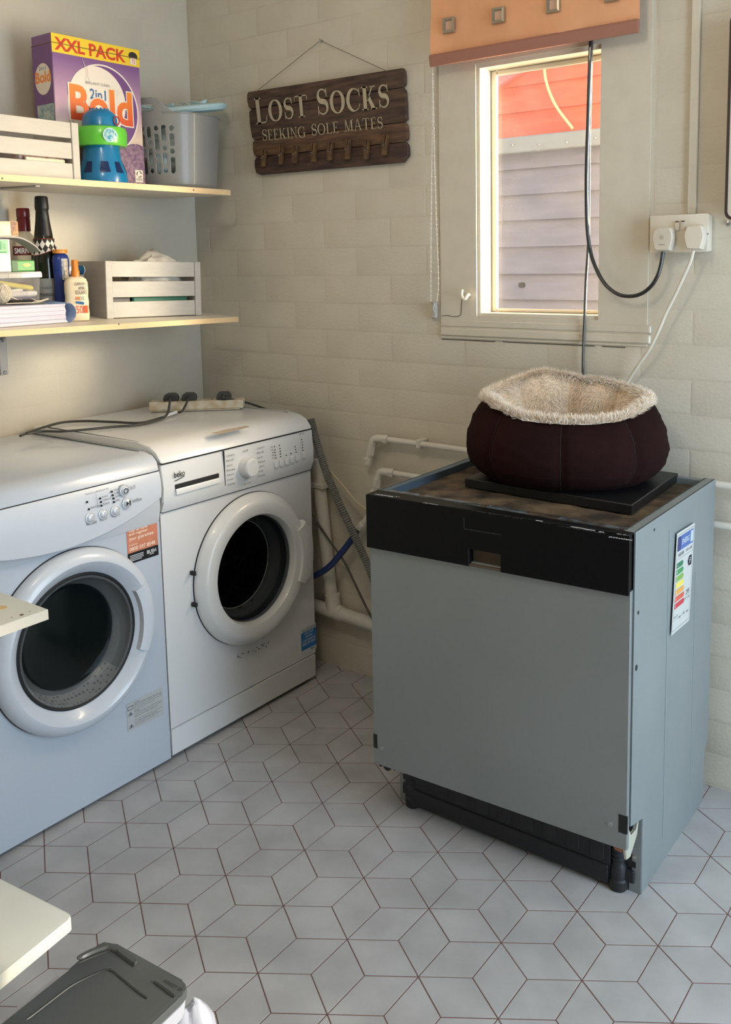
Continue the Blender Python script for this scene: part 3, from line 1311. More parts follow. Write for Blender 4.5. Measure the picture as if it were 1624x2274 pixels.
# control panel
g = G()
prism_y(g, [(.50, .800), (.600, .800), (.604, .74), (.605, .703), (.592, .674), (.50, .674)], W2Y0, W2Y1, .006)
cpan = g.done('control_panel', M_whitep, wm, ang=25)
XC = .6062
g = G()
g.box(.595, .6018, W2Y0 + .003, W2Y1 - .003, .7995, .8012)
a = yz(498, 1002, XC)
b_ = yz(505, 1100, XC)
g.box(.600, .6062, a[0] - .0006, a[0] + .0006, .703, .799)
g.box(.590, .5925, W2Y0 + .003, W2Y1 - .003, .6725, .6742)
g.done('seam', M_shadow, cpan, ang=0)
# detergent drawer grip
d0y, d0z = yz(391, 1103, XC)
d1y, d1z = yz(487, 1060, XC)
dl, dh = yz(391, 1084, XC)
g = G()
zc0, zc1 = .722, .742
g.box(.596, .6066, d0y, d1y, zc0, zc1, .0008)
dr = g.done('drawer_grip', M_shadow, cpan, label='dark slot of the detergent drawer')
g = G()
g.prism([(.600, .712), (.610, .716), (.6105, .724), (.6075, .730), (.602, .730)], d1y - d0y, Matrix(((1, 0, 0, 0), (0, 0, 1, d0y), (0, 1, 0, 0), (0, 0, 0, 1))), bev=.0008)
g.done('grip_lip', M_whitep, dr)
M_logo = mat('dark_logo', (34, 34, 36), .5)
text('beko', fx(387, 1062, XC), yz(411, 1052, XC)[0] - yz(387, 1062, XC)[0], .016, M_logo, cpan, off=.012)
g = G()
p0, p1 = at(388, 1068, 0, XC), at(410, 1058, 0, XC)
g.prism([(p0.y, p0.z), (p0.y + .002, p0.z - .0015), (p1.y, p1.z), (p1.y, p1.z + .002)], .0004, Matrix(((0, 0, 1, XC), (1, 0, 0, 0), (0, 1, 0, 0), (0, 0, 0, 1))))
g.done('logo_underline', M_logo, cpan, ang=0)
# dial
cy, cz = yz(548, 1037, XC)
g = G()
lathe_x(g, [(.030, .600), (.030, .607), (.0275, .612), (.0265, .628), (.023, .632)], cy, cz, 40, False, True)
g.box(.6318, .6326, cy - .0006, cy + .0006, cz + .008, cz + .019)
g.done('dial', M_whitep, cpan)
for side_ in (-1, 1):
    for k in range(7):
        z = cz + .042 - k * .0135
        text(['Cotton', 'Mix 40', 'Cotton Eco', 'Rinse', 'Spin', 'Pump', 'Daily'][k], F((XC, cy + (-.075 if side_ < 0 else .043), z), (0, 1, 0), (0, 0, 1)), .030 - .004 * (k % 3), .0052, M_greypr, cpan, name='print')
text('On/Off', F((XC, cy - .012, cz + .043), (0, 1, 0), (0, 0, 1)), .020, .006, M_greypr, cpan, name='print')
text('Spin+Drain', F((XC, cy - .014, cz - .050), (0, 1, 0), (0, 0, 1)), .028, .006, M_greypr, cpan, name='print')
# indicator dots and buttons
g = G()
dots = [(610, 992), (611, 999), (611, 1005), (612, 1011), (613, 1017), (621, 989), (622, 996), (623, 1002), (623, 1008), (624, 1014), (636, 1011), (647, 1007), (656, 992), (657, 998), (658, 1004), (670, 976), (671, 982), (672, 988), (672, 994), (673, 1000)]
for d in dots:
    y, z = yz(*d, XC)
    lathe_x(g, [(.0019, XC - .0004), (.0019, XC + .0004)], y, z, 8, False, True)
g.done('indicator_lamp', M_black, cpan)
for d in ((613, 1031), (625, 1028), (637, 1024), (648, 1020), (660, 1016), (675, 1010)):
    y, z = yz(*d, XC)
    g = G()
    g.prism(rpoly(.013, .019, .004, 4), .004, F((XC - .001, y, z), (0, 1, 0), (0, 0, 1)), bev=.001)
    bt = g.done('button', M_whitep, cpan)
    text('Temp', F((XC + .0003, y - .008, z - .0165), (0, 1, 0), (0, 0, 1)), .017, .0035, M_greypr, cpan, name='print')
text('WM 5102 W', fx(665, 967, XC), .022, .005, M_greypr, cpan, name='print')
for k, d in enumerate(((604, 995), (605, 1001), (606, 1007), (606, 1013), (607, 1019))):
    text(['90', '60', '40', '30', 'Cold'][k], fx(d[0] - 2, d[1], XC), .008, .0042, M_greypr, cpan, name='print')
# front, door and kick strip
M_glass2 = dark_glass('tinted_door_glass', (.50, .52, .55), .02)
dpts = [yz(429, 1270, XF), yz(683, 1190, XF), yz(575, 1088, XF), yz(541, 1433, XF)]
DCY, DCZ = (dpts[2][0] + dpts[3][0]) / 2 - .0, (dpts[2][1] + dpts[3][1]) / 2
DR = (dpts[2][1] - dpts[3][1]) / 2
g = G()
plate_hole(g, W2Y0, W2Y1, .0885, .673, DCY, DCZ, DR * .80, XF, .02)
g.done('front_panel', M_white, wm)
g = G()
prism_y(g, [(.50, .012), (XF - .002, .012), (XF + .001, .016), (XF + .001, .083), (XF - .004, .0855), (.50, .0855)], W2Y0 + .001, W2Y1 - .001, .004)
g.done('kick_strip', M_whitep, wm)
g = G()
g.box(XF - .014, XF - .006, W2Y0 + .002, W2Y1 - .002, .0845, .0895)
g.done('seam', M_shadow, wm, ang=0)
# drum
M_drum2 = drum_mat('drum_steel', (92, 94, 98), (12, 12, 13), 40)
g = G()
lathe_x(g, [(DR * .80, XF - .012), (DR * .78, XF - .05), (DR * .72, XF - .06), (DR * .98, XF - .085), (DR * 1.02, .20), (.001, .19)], DCY, DCZ, 64)
g.done('drum', M_drum2, wm)
g = G()
lathe_x(g, [(DR * .80, XF - .004), (DR * .76, XF - .016), (DR * .70, XF - .05), (DR * .68, XF - .06), (DR * .72, XF - .062)], DCY, DCZ, 64)
g.done('door_gasket', mat('grey_gasket', (70, 71, 72), .5), wm)
g = G()
Rg = DR * .70
lathe_x(g, [(DR, XF + .001), (DR, XF + .009), (DR * .985, XF + .015), (DR * .93, XF + .030), (DR * .90, XF + .0345), (DR * .86, XF + .036), (DR * .78, XF + .035), (Rg * 1.04, XF + .031), (Rg * 1.01, XF + .024), (Rg, XF + .012), (Rg * .985, XF - .002)], DCY, DCZ, 96)
wdoor = g.done('door', M_whitep, wm)
g = G()
lathe_x(g, [(Rg * .995, XF + .010), (Rg * .97, XF + .004), (Rg * .94, XF - .03), (Rg * .84, XF - .062), (Rg * .6, XF - .075), (.001, XF - .08)], DCY, DCZ, 64)
g.done('door_glass', M_glass2, wdoor)
g = G()
lathe_x(g, [(Rg * .99, XF + .008), (Rg * .95, XF - .02), (Rg * .86, XF - .05), (Rg * .84, XF - .054)], DCY, DCZ, 72)
g.done('glass_rim', clear_mat('clear_bowl_rim', (.80, .82, .84), (150, 156, 160), .13, .4, .03)[0], wdoor)
g = G()
g.tube([(XF - .056, DCY + Rg * .835 * math.cos(q), DCZ + Rg * .835 * math.sin(q)) for q in [2 * PI * k / 72 for k in range(73)]], .0011, 5)
g.done('edge_highlight', mat('glass_edge_highlight', (150, 150, 140), .2), wdoor)  # pale ring paints in the highlight along the glass bowl's edge
g = G()
lathe_x(g, [(DR * 1.006, XF - .001), (DR * 1.006, XF + .0035), (DR * .99, XF + .0035)], DCY, DCZ, 96)
g.done('shadow_gap', M_shadow, wdoor)
# handle: bowed grip on the right of the ring
g = G()
rings = []
for k in range(17):
    a = math.radians(-27 + 52 * k / 16)
    e0 = 1.0 if 2 <= k <= 14 else .93
    ri, ro = DR * .80, DR * (1.075 if 2 <= k <= 14 else 1.03)
    x1 = XF + .043
    sec = []
    for (r, x) in ((ri, XF + .034), (ri + .003, x1 - .001), ((ri + ro) / 2, x1 + .001), (ro - .006, x1 - .006), (ro, XF + .022), (ro - .004, XF + .008), (ri + .01, XF + .02)):
        sec.append((x, DCY + r * math.cos(a), DCZ + r * math.sin(a)))
    rings.append(sec)
g.loft(rings)
g.done('door_handle', M_whitep, wdoor, ang=50)
for q in ((432, 1275), (435, 1345)):
    y, z = yz(*q, XF + .02)
    g = G()
    g.box(XF + .004, XF + .020, y - .001, y + .007, z - .0055, z + .0055, .0005)
    g.done('hinge_mark', M_shadow, wdoor)
# worn lettering under the door
random.seed(5)
g = G()
o0, o1 = at(527, 1462, 0, XF + .0005), at(597, 1431, 0, XF + .0005)
for k in range(34):
    t_ = random.random()
    y = o0.y + (o1.y - o0.y) * t_
    z = o0.z + (o1.z - o0.z) * t_ + random.uniform(-.004, .010)
    a = random.uniform(0, PI)
    L = random.uniform(.003, .007)
    s = V((0, math.cos(a), math.sin(a))) * L / 2
    c = V((XF + .0006, y, z))
    n = V((0, -math.sin(a), math.cos(a))) * random.uniform(.0004, .0011)
    g._f([g.bm.verts.new(c - s - n), g.bm.verts.new(c + s - n), g.bm.verts.new(c + s + n), g.bm.verts.new(c - s + n)])
g.done('worn_print', M_logo, wm, ang=0, label='worn black lettering below the door')
text('X', fx(527, 1461, XF + .0007), .008, .010, M_logo, wm)
# blue sticker
M_blue = mat('sticker_blue', (34, 118, 186), .45)
p0, p1, p2 = at(670, 1456, 0, XF + .0006), at(703, 1442, 0, XF + .0006), at(668, 1399, 0, XF + .0006)
sw, sh = p1.y - p0.y, p2.z - p0.z
SM = F(p0, (0, 1, 0), (0, 0, 1))
g = G()
g.prism([(0, 0), (sw, 0), (sw, sh), (0, sh)], .0004, SM)
st = g.done('guarantee_sticker', mat('sticker_white', (206, 214, 220), .5), wm, ang=0, label='white and blue registration sticker')
g = G()
g.prism([(0, sh * .16), (sw, sh * .16), (sw, sh * .84), (0, sh * .84)], .0003, SM, w0=.0004)
g.done('blue_panel', M_blue, st, ang=0)
for k, (tx, c, f0, f1, hh) in enumerate((('REGISTER NOW', M_greypr, .06, .9, .1), ('AND ACTIVATE', M_wprint, .2, .62, .09), ('YOUR FREE', M_wprint, .25, .5, .09), ('2 YEAR GUARANTEE', M_wprint, .08, .84, .09), ('0800 597 8547', M_wprint, .06, .88, .11))):
    text(tx, SM @ Matrix.Translation((sw * f0, sh * (.86 - .135 * k), .001)), sw * f1, sh * hh, c, st)
text('beko', SM @ Matrix.Translation((sw * .62, sh * .05, .001)), sw * .3, sh * .09, M_logo, st)

# tumble dryer
W1Y0, W1Y1, ZT1 = -1.285, -.697, .842
td = machine('tumble_dryer', 'white tumble dryer with an orange sticker left of the washing machine', 'tumble dryer', W1Y0, W1Y1, ZT1, None)
g = G()
prism_y(g, [(.04, .80), (.04, ZT1 - .012), (.545, ZT1 - .010), (.575, ZT1 - .018), (.592, ZT1 - .032), (.598, .788), (.58, .786)], W1Y0, W1Y1, .006)
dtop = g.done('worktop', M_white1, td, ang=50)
g = G()
g.box(.06, .54, W1Y1 - .016, W1Y1 - .0145, ZT1 - .012, ZT1 - .0085)
g.done('groove', M_greypr, dtop, ang=0)
g = G()
g.box(.592, .5992, W1Y0 + .003, W1Y1 - .003, .7858, .7876)
g.done('seam', M_shadow, dtop, ang=0)
# control panel bellied towards the middle, over a grey band
XD = .606
g = G()
NB = 24
rings = []
ymid = (W1Y0 + W1Y1) / 2
for k in range(NB + 1):
    y = W1Y0 + .002 + (W1Y1 - .002 - W1Y0 - .002) * k / NB
    f = ((y - ymid) / ((W1Y1 - W1Y0) / 2))
    zb = .658 + .058 * f * f
    xf = XD + .006 * (1 - f * f)
    rings.append([(.55, y, .7855), (.599, y, .7855), (xf - .002, y, .765), (xf, y, (zb + .765) / 2), (xf - .003, y, zb + .004), (xf - .008, y, zb), (.55, y, zb)])
g.loft(rings)
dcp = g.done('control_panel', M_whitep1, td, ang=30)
g = G()
prism_y(g, [(.55, .72), (.598, .72), (.599, .69), (.590, .652), (.55, .650)], W1Y0 + .002, W1Y1 - .003, .002)
g.done('grey_band', M_greyp, td, ang=30)
XQ = .6125
M_btn = mat('silver_button', (200, 203, 208), .3, metal=.15)
for (px, py, r, nm) in ((277, 1089, .0145, 'p'), (282.5, 1117, .0145, 's'), (256.5, 1134, .0135, ''), (230, 1141, .0135, ''), (201, 1150, .0135, '')):
    y, z = yz(px, py, XQ)
    g = G()
    lathe_x(g, [(r, XQ - .006), (r, XQ + .001), (r * .82, XQ + .0016), (r * .8, XQ + .0004), (r * .74, XQ + .002), (r * .4, XQ + .0045), (.0005, XQ + .005)], y, z, 28)
    bt = g.done('button', M_btn, dcp)
    if nm == 'p':
        g = G()
        g.tube([V((XQ + .0055, y + .006 * math.sin(a), z + .006 * math.cos(a))) for a in [math.radians(35 + 290 * k / 14) for k in range(15)]], .0009, 4)
        g.tube([(XQ + .0055, y, z + .001), (XQ + .0055, y, z + .008)], .0009, 4)
        g.done('power_symbol', M_logo, bt)
    if nm == 's':
        g = G()
        MX = F((XQ + .0052, y, z), (0, 1, 0), (0, 0, 1))
        g.prism([(-.006, -.006), (.002, 0), (-.006, .006)], .0004, MX)
        g.box(.003, .0042, -.006, .006, 0, .0004, 0, MX)
        g.box(.0055, .0067, -.006, .006, 0, .0004, 0, MX)
        g.done('play_symbol', M_logo, bt)
for (s, px, py, px2, h) in (('On/Off', 289, 1088, 302, .009), ('Start/Pause', 293, 1117, 317, .009), ('Anti-Crease', 192, 1168, 217, .009), ('Dryness', 223, 1159, 240, .009), ('Program', 250, 1151, 268, .009)):
    a, b = at(px, py, 0, XQ), at(px2, py, 0, XQ)
    text(s, F(a, (0, 1, 0), (0, 0, 1)), (b.y - a.y) * .94, h, M_greypr, dcp)
g = G()
for d in ((249, 1092), (251, 1100), (253, 1107), (254, 1115), (223, 1107), (225, 1115), (226, 1123), (194, 1115), (198, 1131)):
    y, z = yz(*d, XQ)
    lathe_x(g, [(.0026, XQ - .002), (.0026, XQ + .0004)], y, z, 8, False, True)
g.done('indicator_lamp', M_black, dcp)
for (s, px, py, w) in (('Wool', 253, 1091, .014), ('Cotton', 254, 1098, .022), ('Synthetics', 256, 1106, .024), ('Mix', 258, 1114, .012), ('Iron', 227, 1106, .016), ('Cupboard', 228, 1114, .024), ('Extra', 230, 1122, .018), ('Anti-Crease', 201, 1130, .03), ('Ready to iron', 190, 1101, .034), ('Cupboard dry', 215, 1094, .034)):
    text(s, fx(px, py, XQ), w, .0055, M_greypr, dcp, name='print')
g = G()
for (a, b) in (((213, 1096), (219, 1126)), ((219, 1126), (223, 1124))):
    g.tube([at(*a, 0, XQ), at(*b, 0, XQ)], .0006, 4)
g.done('print_line', M_greyp, dcp)
# front and door
dl_ = [yz(318, 1390, XF), yz(175, 1215, XF), yz(163, 1624, XF)]
EZ = (dl_[1][1] + dl_[2][1]) / 2
ER = (dl_[1][1] - dl_[2][1]) / 2
EY = (dl_[1][0] + dl_[2][0]) / 2
g = G()
plate_hole(g, W1Y0, W1Y1, .010, .653, EY, EZ, ER * .84, XF, .02)
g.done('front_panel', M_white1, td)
M_glass1 = dark_glass('dark_green_door_glass', (.34, .38, .37), .05)
M_drum1 = drum_mat('drum_pale', (128, 130, 130), (78, 78, 80), 95)
g = G()
lathe_x(g, [(ER * .84, XF - .010), (ER * .80, XF - .05), (ER * .78, XF - .06), (ER * 1.1, XF - .075), (ER * 1.12, .20), (.001, .19)], EY, EZ, 64)
g.done('drum', mat('drum_dark', (40, 44, 44), .5), td)
g = G()
Rg = ER * .69
lathe_x(g, [(Rg * 1.06, XF + .012), (Rg * 1.02, XF - .02), (Rg * .80, XF - .06)], EY, EZ, 72)
lint = g.done('inner_funnel', mat('grey_funnel', (88, 91, 92), .45), td)
g = G()
rr = []
for (rf, x) in ((1.035, XF + .009), (1.0, XF - .012), (.92, XF - .035)):
    rr.append([(x, EY + Rg * rf * .995 * math.cos(a), EZ + Rg * rf * .995 * math.sin(a)) for a in [math.radians(205 + 110 * k / 30) for k in range(31)]])
g.loft(rr, False, False, False)
g.done('lint_screen', M_drum1, lint, label='pale perforated lint screen low in the porthole')
g = G()
lathe_x(g, [(ER, XF + .001), (ER, XF + .012), (ER * .985, XF + .022), (ER * .93, XF + .034), (ER * .87, XF + .037), (ER * .80, XF + .028), (ER * .755, XF + .014), (Rg * 1.055, XF + .010)], EY, EZ, 96)
ddoor = g.done('door', M_whitep1, td)
g = G()
lathe_x(g, [(ER * 1.006, XF - .001), (ER * 1.006, XF + .0035), (ER * .99, XF + .0035)], EY, EZ, 96)
g.done('shadow_gap', M_shadow, ddoor)
g = G()
lathe_x(g, [(Rg * 1.07, XF + .012), (Rg * 1.04, XF + .016), (Rg * 1.01, XF + .012)], EY, EZ, 72)
g.done('glass_seal', M_shadow, ddoor)
g = G()
lathe_x(g, [(Rg * 1.02, XF + .013), (Rg * .98, XF + .012), (Rg * .93, XF - .012), (Rg * .84, XF - .03), (Rg * .82, XF - .034)], EY, EZ, 72)
g.done('glass_rim', clear_mat('clear_glass_rim', (.86, .88, .88), (200, 204, 206), .12, .3, .03)[0], ddoor)
g = G()
lathe_x(g, [(Rg * .83, XF - .030), (Rg * .80, XF - .026), (Rg * .5, XF - .022), (.001, XF - .021)], EY, EZ, 72)
g.done('door_glass', mat('black_green_glass', (12, 18, 17), .12, spec=.4), ddoor)
# grip scooped into the right of the ring
g = G()
rings = []
for k in range(15):
    a = math.radians(-25 + 52 * k / 14)
    sec = []
    for (r, x) in ((ER * .775, XF + .020), (ER * .785, XF + .034), (ER * .87, XF + .0385), (ER * .94, XF + .0345), (ER * 1.006, XF + .014), (ER * 1.004, XF + .002), (ER * .86, XF + .01)):
        sec.append((x, EY + r * math.cos(a), EZ + r * math.sin(a)))
    rings.append(sec)
g.loft(rings)
g.done('door_handle', M_whitep1, ddoor, ang=50)
# orange sticker
q0, q1, q2 = at(285, 1254, 0, XF + .0006), at(352, 1231, 0, XF + .0006), at(281, 1173, 0, XF + .0006)
sw, sh = q1.y - q0.y, q2.z - q0.z
SM = F(q0, (0, 1, 0), (0, 0, 1))
g = G()
g.prism([(0, 0), (sw, 0), (sw, sh), (0, sh)], .0004, SM)
st = g.done('guarantee_sticker', mat('sticker_orange', (196, 124, 96), .45, var=.08, vs=60), td, ang=0, label='orange and black guarantee sticker')
g = G()
g.prism([(0, 0), (sw, 0), (sw, sh * .29), (0, sh * .29)], .0003, SM, w0=.0004)
g.done('black_strip', M_black, st, ang=0)
M_cream = mat('cream_print', (240, 222, 200), .5)
for (s, x, y, w, h) in (('Call us now', .06, .86, .62, .10), ('and register', .06, .74, .62, .10), ('your guarantee', .06, .60, .80, .11), ('Freephone', .06, .475, .26, .05), ('0800 597 8548', .06, .34, .84, .10)):
    text(s, SM @ Matrix.Translation((sw * x, sh * y, .0009)), sw * w, sh * h, M_cream, st, off=.01)
text('BUSH', SM @ Matrix.Translation((sw * .62, sh * .12, .0009)), sw * .30, sh * .10, M_wprint, st, off=.015)
g = G()
g.box(sw * .70, sw * .84, sh * .085, sh * .10, .0009, .0011, 0, SM)
for k in range(4):
    g.box(sw * .06, sw * (.5 - .06 * (k == 3)), sh * (.20 - .045 * k), sh * (.215 - .045 * k), .0009, .0011, 0, SM)
g.done('print', M_wprint, st, ang=0)
# warning label
q0, q1, q2 = at(284, 1626, 0, XF + .0006), at(364, 1592, 0, XF + .0006), at(281, 1564, 0, XF + .0006)
sw, sh = q1.y - q0.y, q2.z - q0.z
SM = F(q0, (0, 1, 0), (0, 0, 1))
g = G()
g.prism([(0, 0), (sw, 0), (sw, sh), (0, sh)], .0003, SM)
st = g.done('warning_label', mat('label_grey_film', (176, 178, 176), .5), td, ang=0, label='pale grey warning label with small print')
lines = ('CAUTION', 'Clean the lint filter before or after each use', 'Do not use the dryer without the lint filter', 'Do not dry items cleaned with solvents', 'Remove all items from pockets', 'WARNING', 'The appliance must not be supplied through an', 'external switching device such as a timer', 'Read the instructions before use', '', 'To reduce risk of fire do not dry plastic', 'or rubber articles such as foam', 'Keep area clear of flammable vapours', 'Use only rigid or metal ducts')
for k, s in enumerate(lines):
    if s:
        text(s, SM @ Matrix.Translation((sw * .20, sh * (.90 - .062 * k), .0007)), sw * min(.76, .02 * len(s)), sh * .04, M_greypr, st, name='print')
for k, zc in enumerate((.76, .54, .10)):
    g = G()
    a, b = (sw * .10, sh * (zc + .11)), (sw * .03, sh * zc)
    c = (sw * .17, sh * zc)
    if k == 0:
        P3 = [(sw * .03, sh * .74), (sw * .17, sh * .74), (sw * .17, sh * .86), (sw * .03, sh * .86)]
    else:
        P3 = [a, b, c]
    P3 = [SM @ V((p[0], p[1], .0007)) for p in P3]
    g.tube(P3 + [P3[0]], .0007, 4)
    if k:
        m0 = SM @ V((sw * .10, sh * (zc + .04), .0008))
        g.ball(m0, .003, 6, 4, .2, 1, 1)
    g.done('warning_symbol', M_greypr, st)

# ------------------------------------------------------------------ roller blind, chain, hook
M_blind = mat('salmon_blind_fabric', (224, 162, 118), .6, var=.05, vs=9, bump=.12, bs=22)
M_hem = mat('shaded_blind_hem', (158, 108, 90), .6, bump=.05)  # blind's salmon made darker; shade from the hem's angle is in the colour
M_eye = mat('champagne_metal', (168, 160, 142), .32, metal=.8)
BY = -.05
bl0, bl1 = 1.0055, 1.581
bzb = 1.814
blind = thing('roller_blind', 'salmon pink roller blind with square metal eyelets over the window', 'blind', (1.29, BY, bzb))
bz0 = at(1200, 88, 1, BY).z


def blindf(u, v):
    x = bl0 + (bl1 - bl0) * u
    z = bzb + .026 + v * .40
    y = BY + .006 * noise.noise(V((x * 9, z * 12, 1))) + .004 * math.sin(x * 14 + z * 9)
    return V((x, y, z))


g = G()
g.grid(blindf, 40, 24)
fab = g.done('fabric', M_blind, blind, ang=80)
g = G()
g.prism([(BY - .007, bzb + .030), (BY - .010, bzb + .024), (BY - .006, bzb), (BY + .002, bzb), (BY + .004, bzb + .024), (BY + .001, bzb + .030)], bl1 - bl0 + .001,
        Matrix(((0, 0, 1, bl0 - .0005), (1, 0, 0, 0), (0, 1, 0, 0), (0, 0, 0, 1))), bev=.001)
g.done('hem_bar', M_hem, blind)
g = G()
g.tube([(bl0 - .01, BY + .02, bzb + .44), (bl1 + .01, BY + .02, bzb + .44)], .026, 20)
g.done('roller', M_blind, blind)
ec = [at(997, 56, 1, BY - .006), at(1107, 34, 1, BY - .006), at(1229, 10, 1, BY - .006)]
ec.append(ec[2] + (ec[2] - ec[0]) / 2)
for c in ec:
    g = G()
    out_, in_ = .0185, .0105
    rr = []
    for (s, y) in ((out_, .0), (out_ * .93, -.004), (in_ * 1.15, -.005), (in_, -.001), (in_, .001)):
        rr.append([V((c.x + sx * s, c.y + y, c.z + sz * s * 1.08)) for sx, sz in ((1, 1), (-1, 1), (-1, -1), (1, -1))])
    g.loft(rr, True, False, False)
    ey = g.done('eyelet', M_eye, blind, ang=10)
    g = G()
    g.box(c.x - in_, c.x + in_, c.y + .0005, c.y + .0012, c.z - in_ * 1.08, c.z + in_ * 1.08)
    g.done('eyelet_backing', mat('eyelet_backing', (206, 168, 144), .5), ey, ang=0)
chain = thing('blind_chain', 'white bead pull chain hanging left of the window', 'chain', (.995, -.03, 1.16))
cp_ = [(961, 150), (960, 300), (958, 450), (957, 560), (957, 668)]
cp2 = [(961, 150), (964, 300), (968, 450), (972, 560), (974, 630), (971, 668)]
for pp in (cp_, cp2):
    path = smooth([at(*p, 1, -.03) for p in pp], 10)
    g = G()
    g.tube(path, .0011, 5)
    step, acc = .013, 0
    for a, b in zip(path, path[1:]):
        acc += (b - a).length
        if acc > step:
            acc = 0
            g.ball(b, .0026, 6, 4)
    g.done('bead_strand', mat('ivory_beads', (220, 212, 196), .4), chain)['kind'] = 'stuff'
g = G()
c = at(964, 690, 1, -.012)
g.box(c.x - .010, c.x + .008, -.014, -.001, c.z - .022, c.z + .024, .003)
g.tube(smooth([(c.x - .006, -.016, c.z + .026), (c.x + .008, -.022, c.z + .020), (c.x + .006, -.024, c.z + .004), (c.x + .009, -.018, c.z - .008)], 5), .003, 8)
g.done('chain_clip', mat('clear_grey_clip', (186, 182, 172), .3), chain)
g = G()
h = at(1035, 655, 1, -.02)
g.tube(smooth([at(1043, 656, 1, -.002), at(1040, 655, 1, -.02), at(1032, 664, 1, -.026), at(1026, 656, 1, -.026), at(1027, 643, 1, -.024)], 6), [.0042] * 18 + [.0034] * 7, 8)
tag(g.done('cup_hook', mat('white_hook', (232, 224, 206), .35)), 'small white cup hook screwed beside the window', 'hook')

# ------------------------------------------------------------------ sign
M_wood = [mat('weathered_plank_%d' % k, c, .7, col2=c2, vs=9, stretch=(1.2, 1, 9), bump=.12, bs=30, detail=8)
          for k, (c, c2) in enumerate((((96, 72, 56), (58, 43, 36)), ((92, 68, 52), (56, 42, 36)), ((112, 84, 60), (72, 50, 38)), ((84, 60, 50), (52, 37, 33))))]
M_edge = mat('tan_board_edge', (128, 94, 58), .7)
M_signl = mat('cream_stencil_paint', (176, 164, 138), .8, var=.06, vs=120)
M_peg = mat('stained_peg_wood', (104, 72, 34), .65, col2=(70, 46, 24), vs=60)
SYP = -.020
TL, TRt, BRb, BLb = [at(*p, 1, SYP) for p in ((546, 205), (896, 150), (906, 359), (567, 389))]
sign = thing('wooden_sign', 'weathered brown LOST SOCKS wooden sign with clothes pegs hung on the wall', 'sign', (.58, SYP, 1.58))


def sg(u, v, y=0.0):
    """u across, v down, in the plane of the sign"""
    a = TL + (TRt - TL) * u
    b = BLb + (BRb - BLb) * u
    p = a + (b - a) * v
    return V((p.x, SYP - y, p.z))


SR = (sg(1, .5) - sg(0, .5))
SU = (sg(.5, 0) - sg(.5, 1))
SW_, SH_ = SR.length, SU.length
vb = [0, .205, .575, .785, 1.0]
for k in range(4):
    v0, v1 = vb[k], vb[k + 1]
    gp = .004
    nl, nr = (.012 if k else .0), .012
    poly = []
    e0, e1 = v0 + gp * (k > 0), v1 - gp * (k < 3)
    L = [(0.012 if k == 0 else .018, e0), (.002, e0 + .03), (0, (e0 + e1) / 2), (.002, e1 - .03), (.016 if k < 3 else .035, e1)]
    R_ = [(.982 if k < 3 else .965, e1), (.998, e1 - .03 if k < 3 else e1 - .07), (1.0, (e0 + e1) / 2), (.998, e0 + .03), (.986 if k else .99, e0)]
    poly = [sg(u, v) for u, v in L + R_]
    g = G()
    M = Matrix(((1, 0, 0, 0), (0, 0, -1, 0), (0, 1, 0, 0), (0, 0, 0, 1)))
    g.prism([(p.x, p.z) for p in poly], .013, Matrix(((1, 0, 0, 0), (0, 0, -1, SYP + .015), (0, 1, 0, 0), (0, 0, 0, 1))), bev=.0018)
    g.done('plank', M_wood[k], sign)
g = G()
a0 = sg(.5, .5)
g.prism([(p.x, p.z) for p in [sg(u, v) for u, v in ((.02, .02), (.02, .98), (.97, .98), (.985, .02))]], .004, Matrix(((1, 0, 0, 0), (0, 0, -1, SYP + .0155), (0, 1, 0, 0), (0, 0, 0, 1))))
g.done('backing', M_edge, sign, ang=0)


# serif capitals drawn as filled outlines
def gl_rect(x0, y0, x1, y1):
    return [[(x0, y0), (x1, y0), (x1, y1), (x0, y1)]]


def gl_stroke(pts, w0, n=None):
    out = []
    m = len(pts)
    L, R2 = [], []
    for i, p in enumerate(pts):
        a, b = pts[max(i - 1, 0)], pts[min(i + 1, m - 1)]
        dx, dy = b[0] - a[0], b[1] - a[1]
        l = math.hypot(dx, dy) or 1
        w = w0(i / (m - 1)) / 2
        L.append((p[0] - dy / l * w, p[1] + dx / l * w))
        R2.append((p[0] + dy / l * w, p[1] - dx / l * w))
    for i in range(m - 1):
        out.append([L[i], L[i + 1], R2[i + 1], R2[i]])
    return out


def arcpts(cx, cy, rx, ry, a0, a1, n=26):
    return [(cx + rx * math.cos(math.radians(a0 + (a1 - a0) * k / n)), cy + ry * math.sin(math.radians(a0 + (a1 - a0) * k / n))) for k in range(n + 1)]


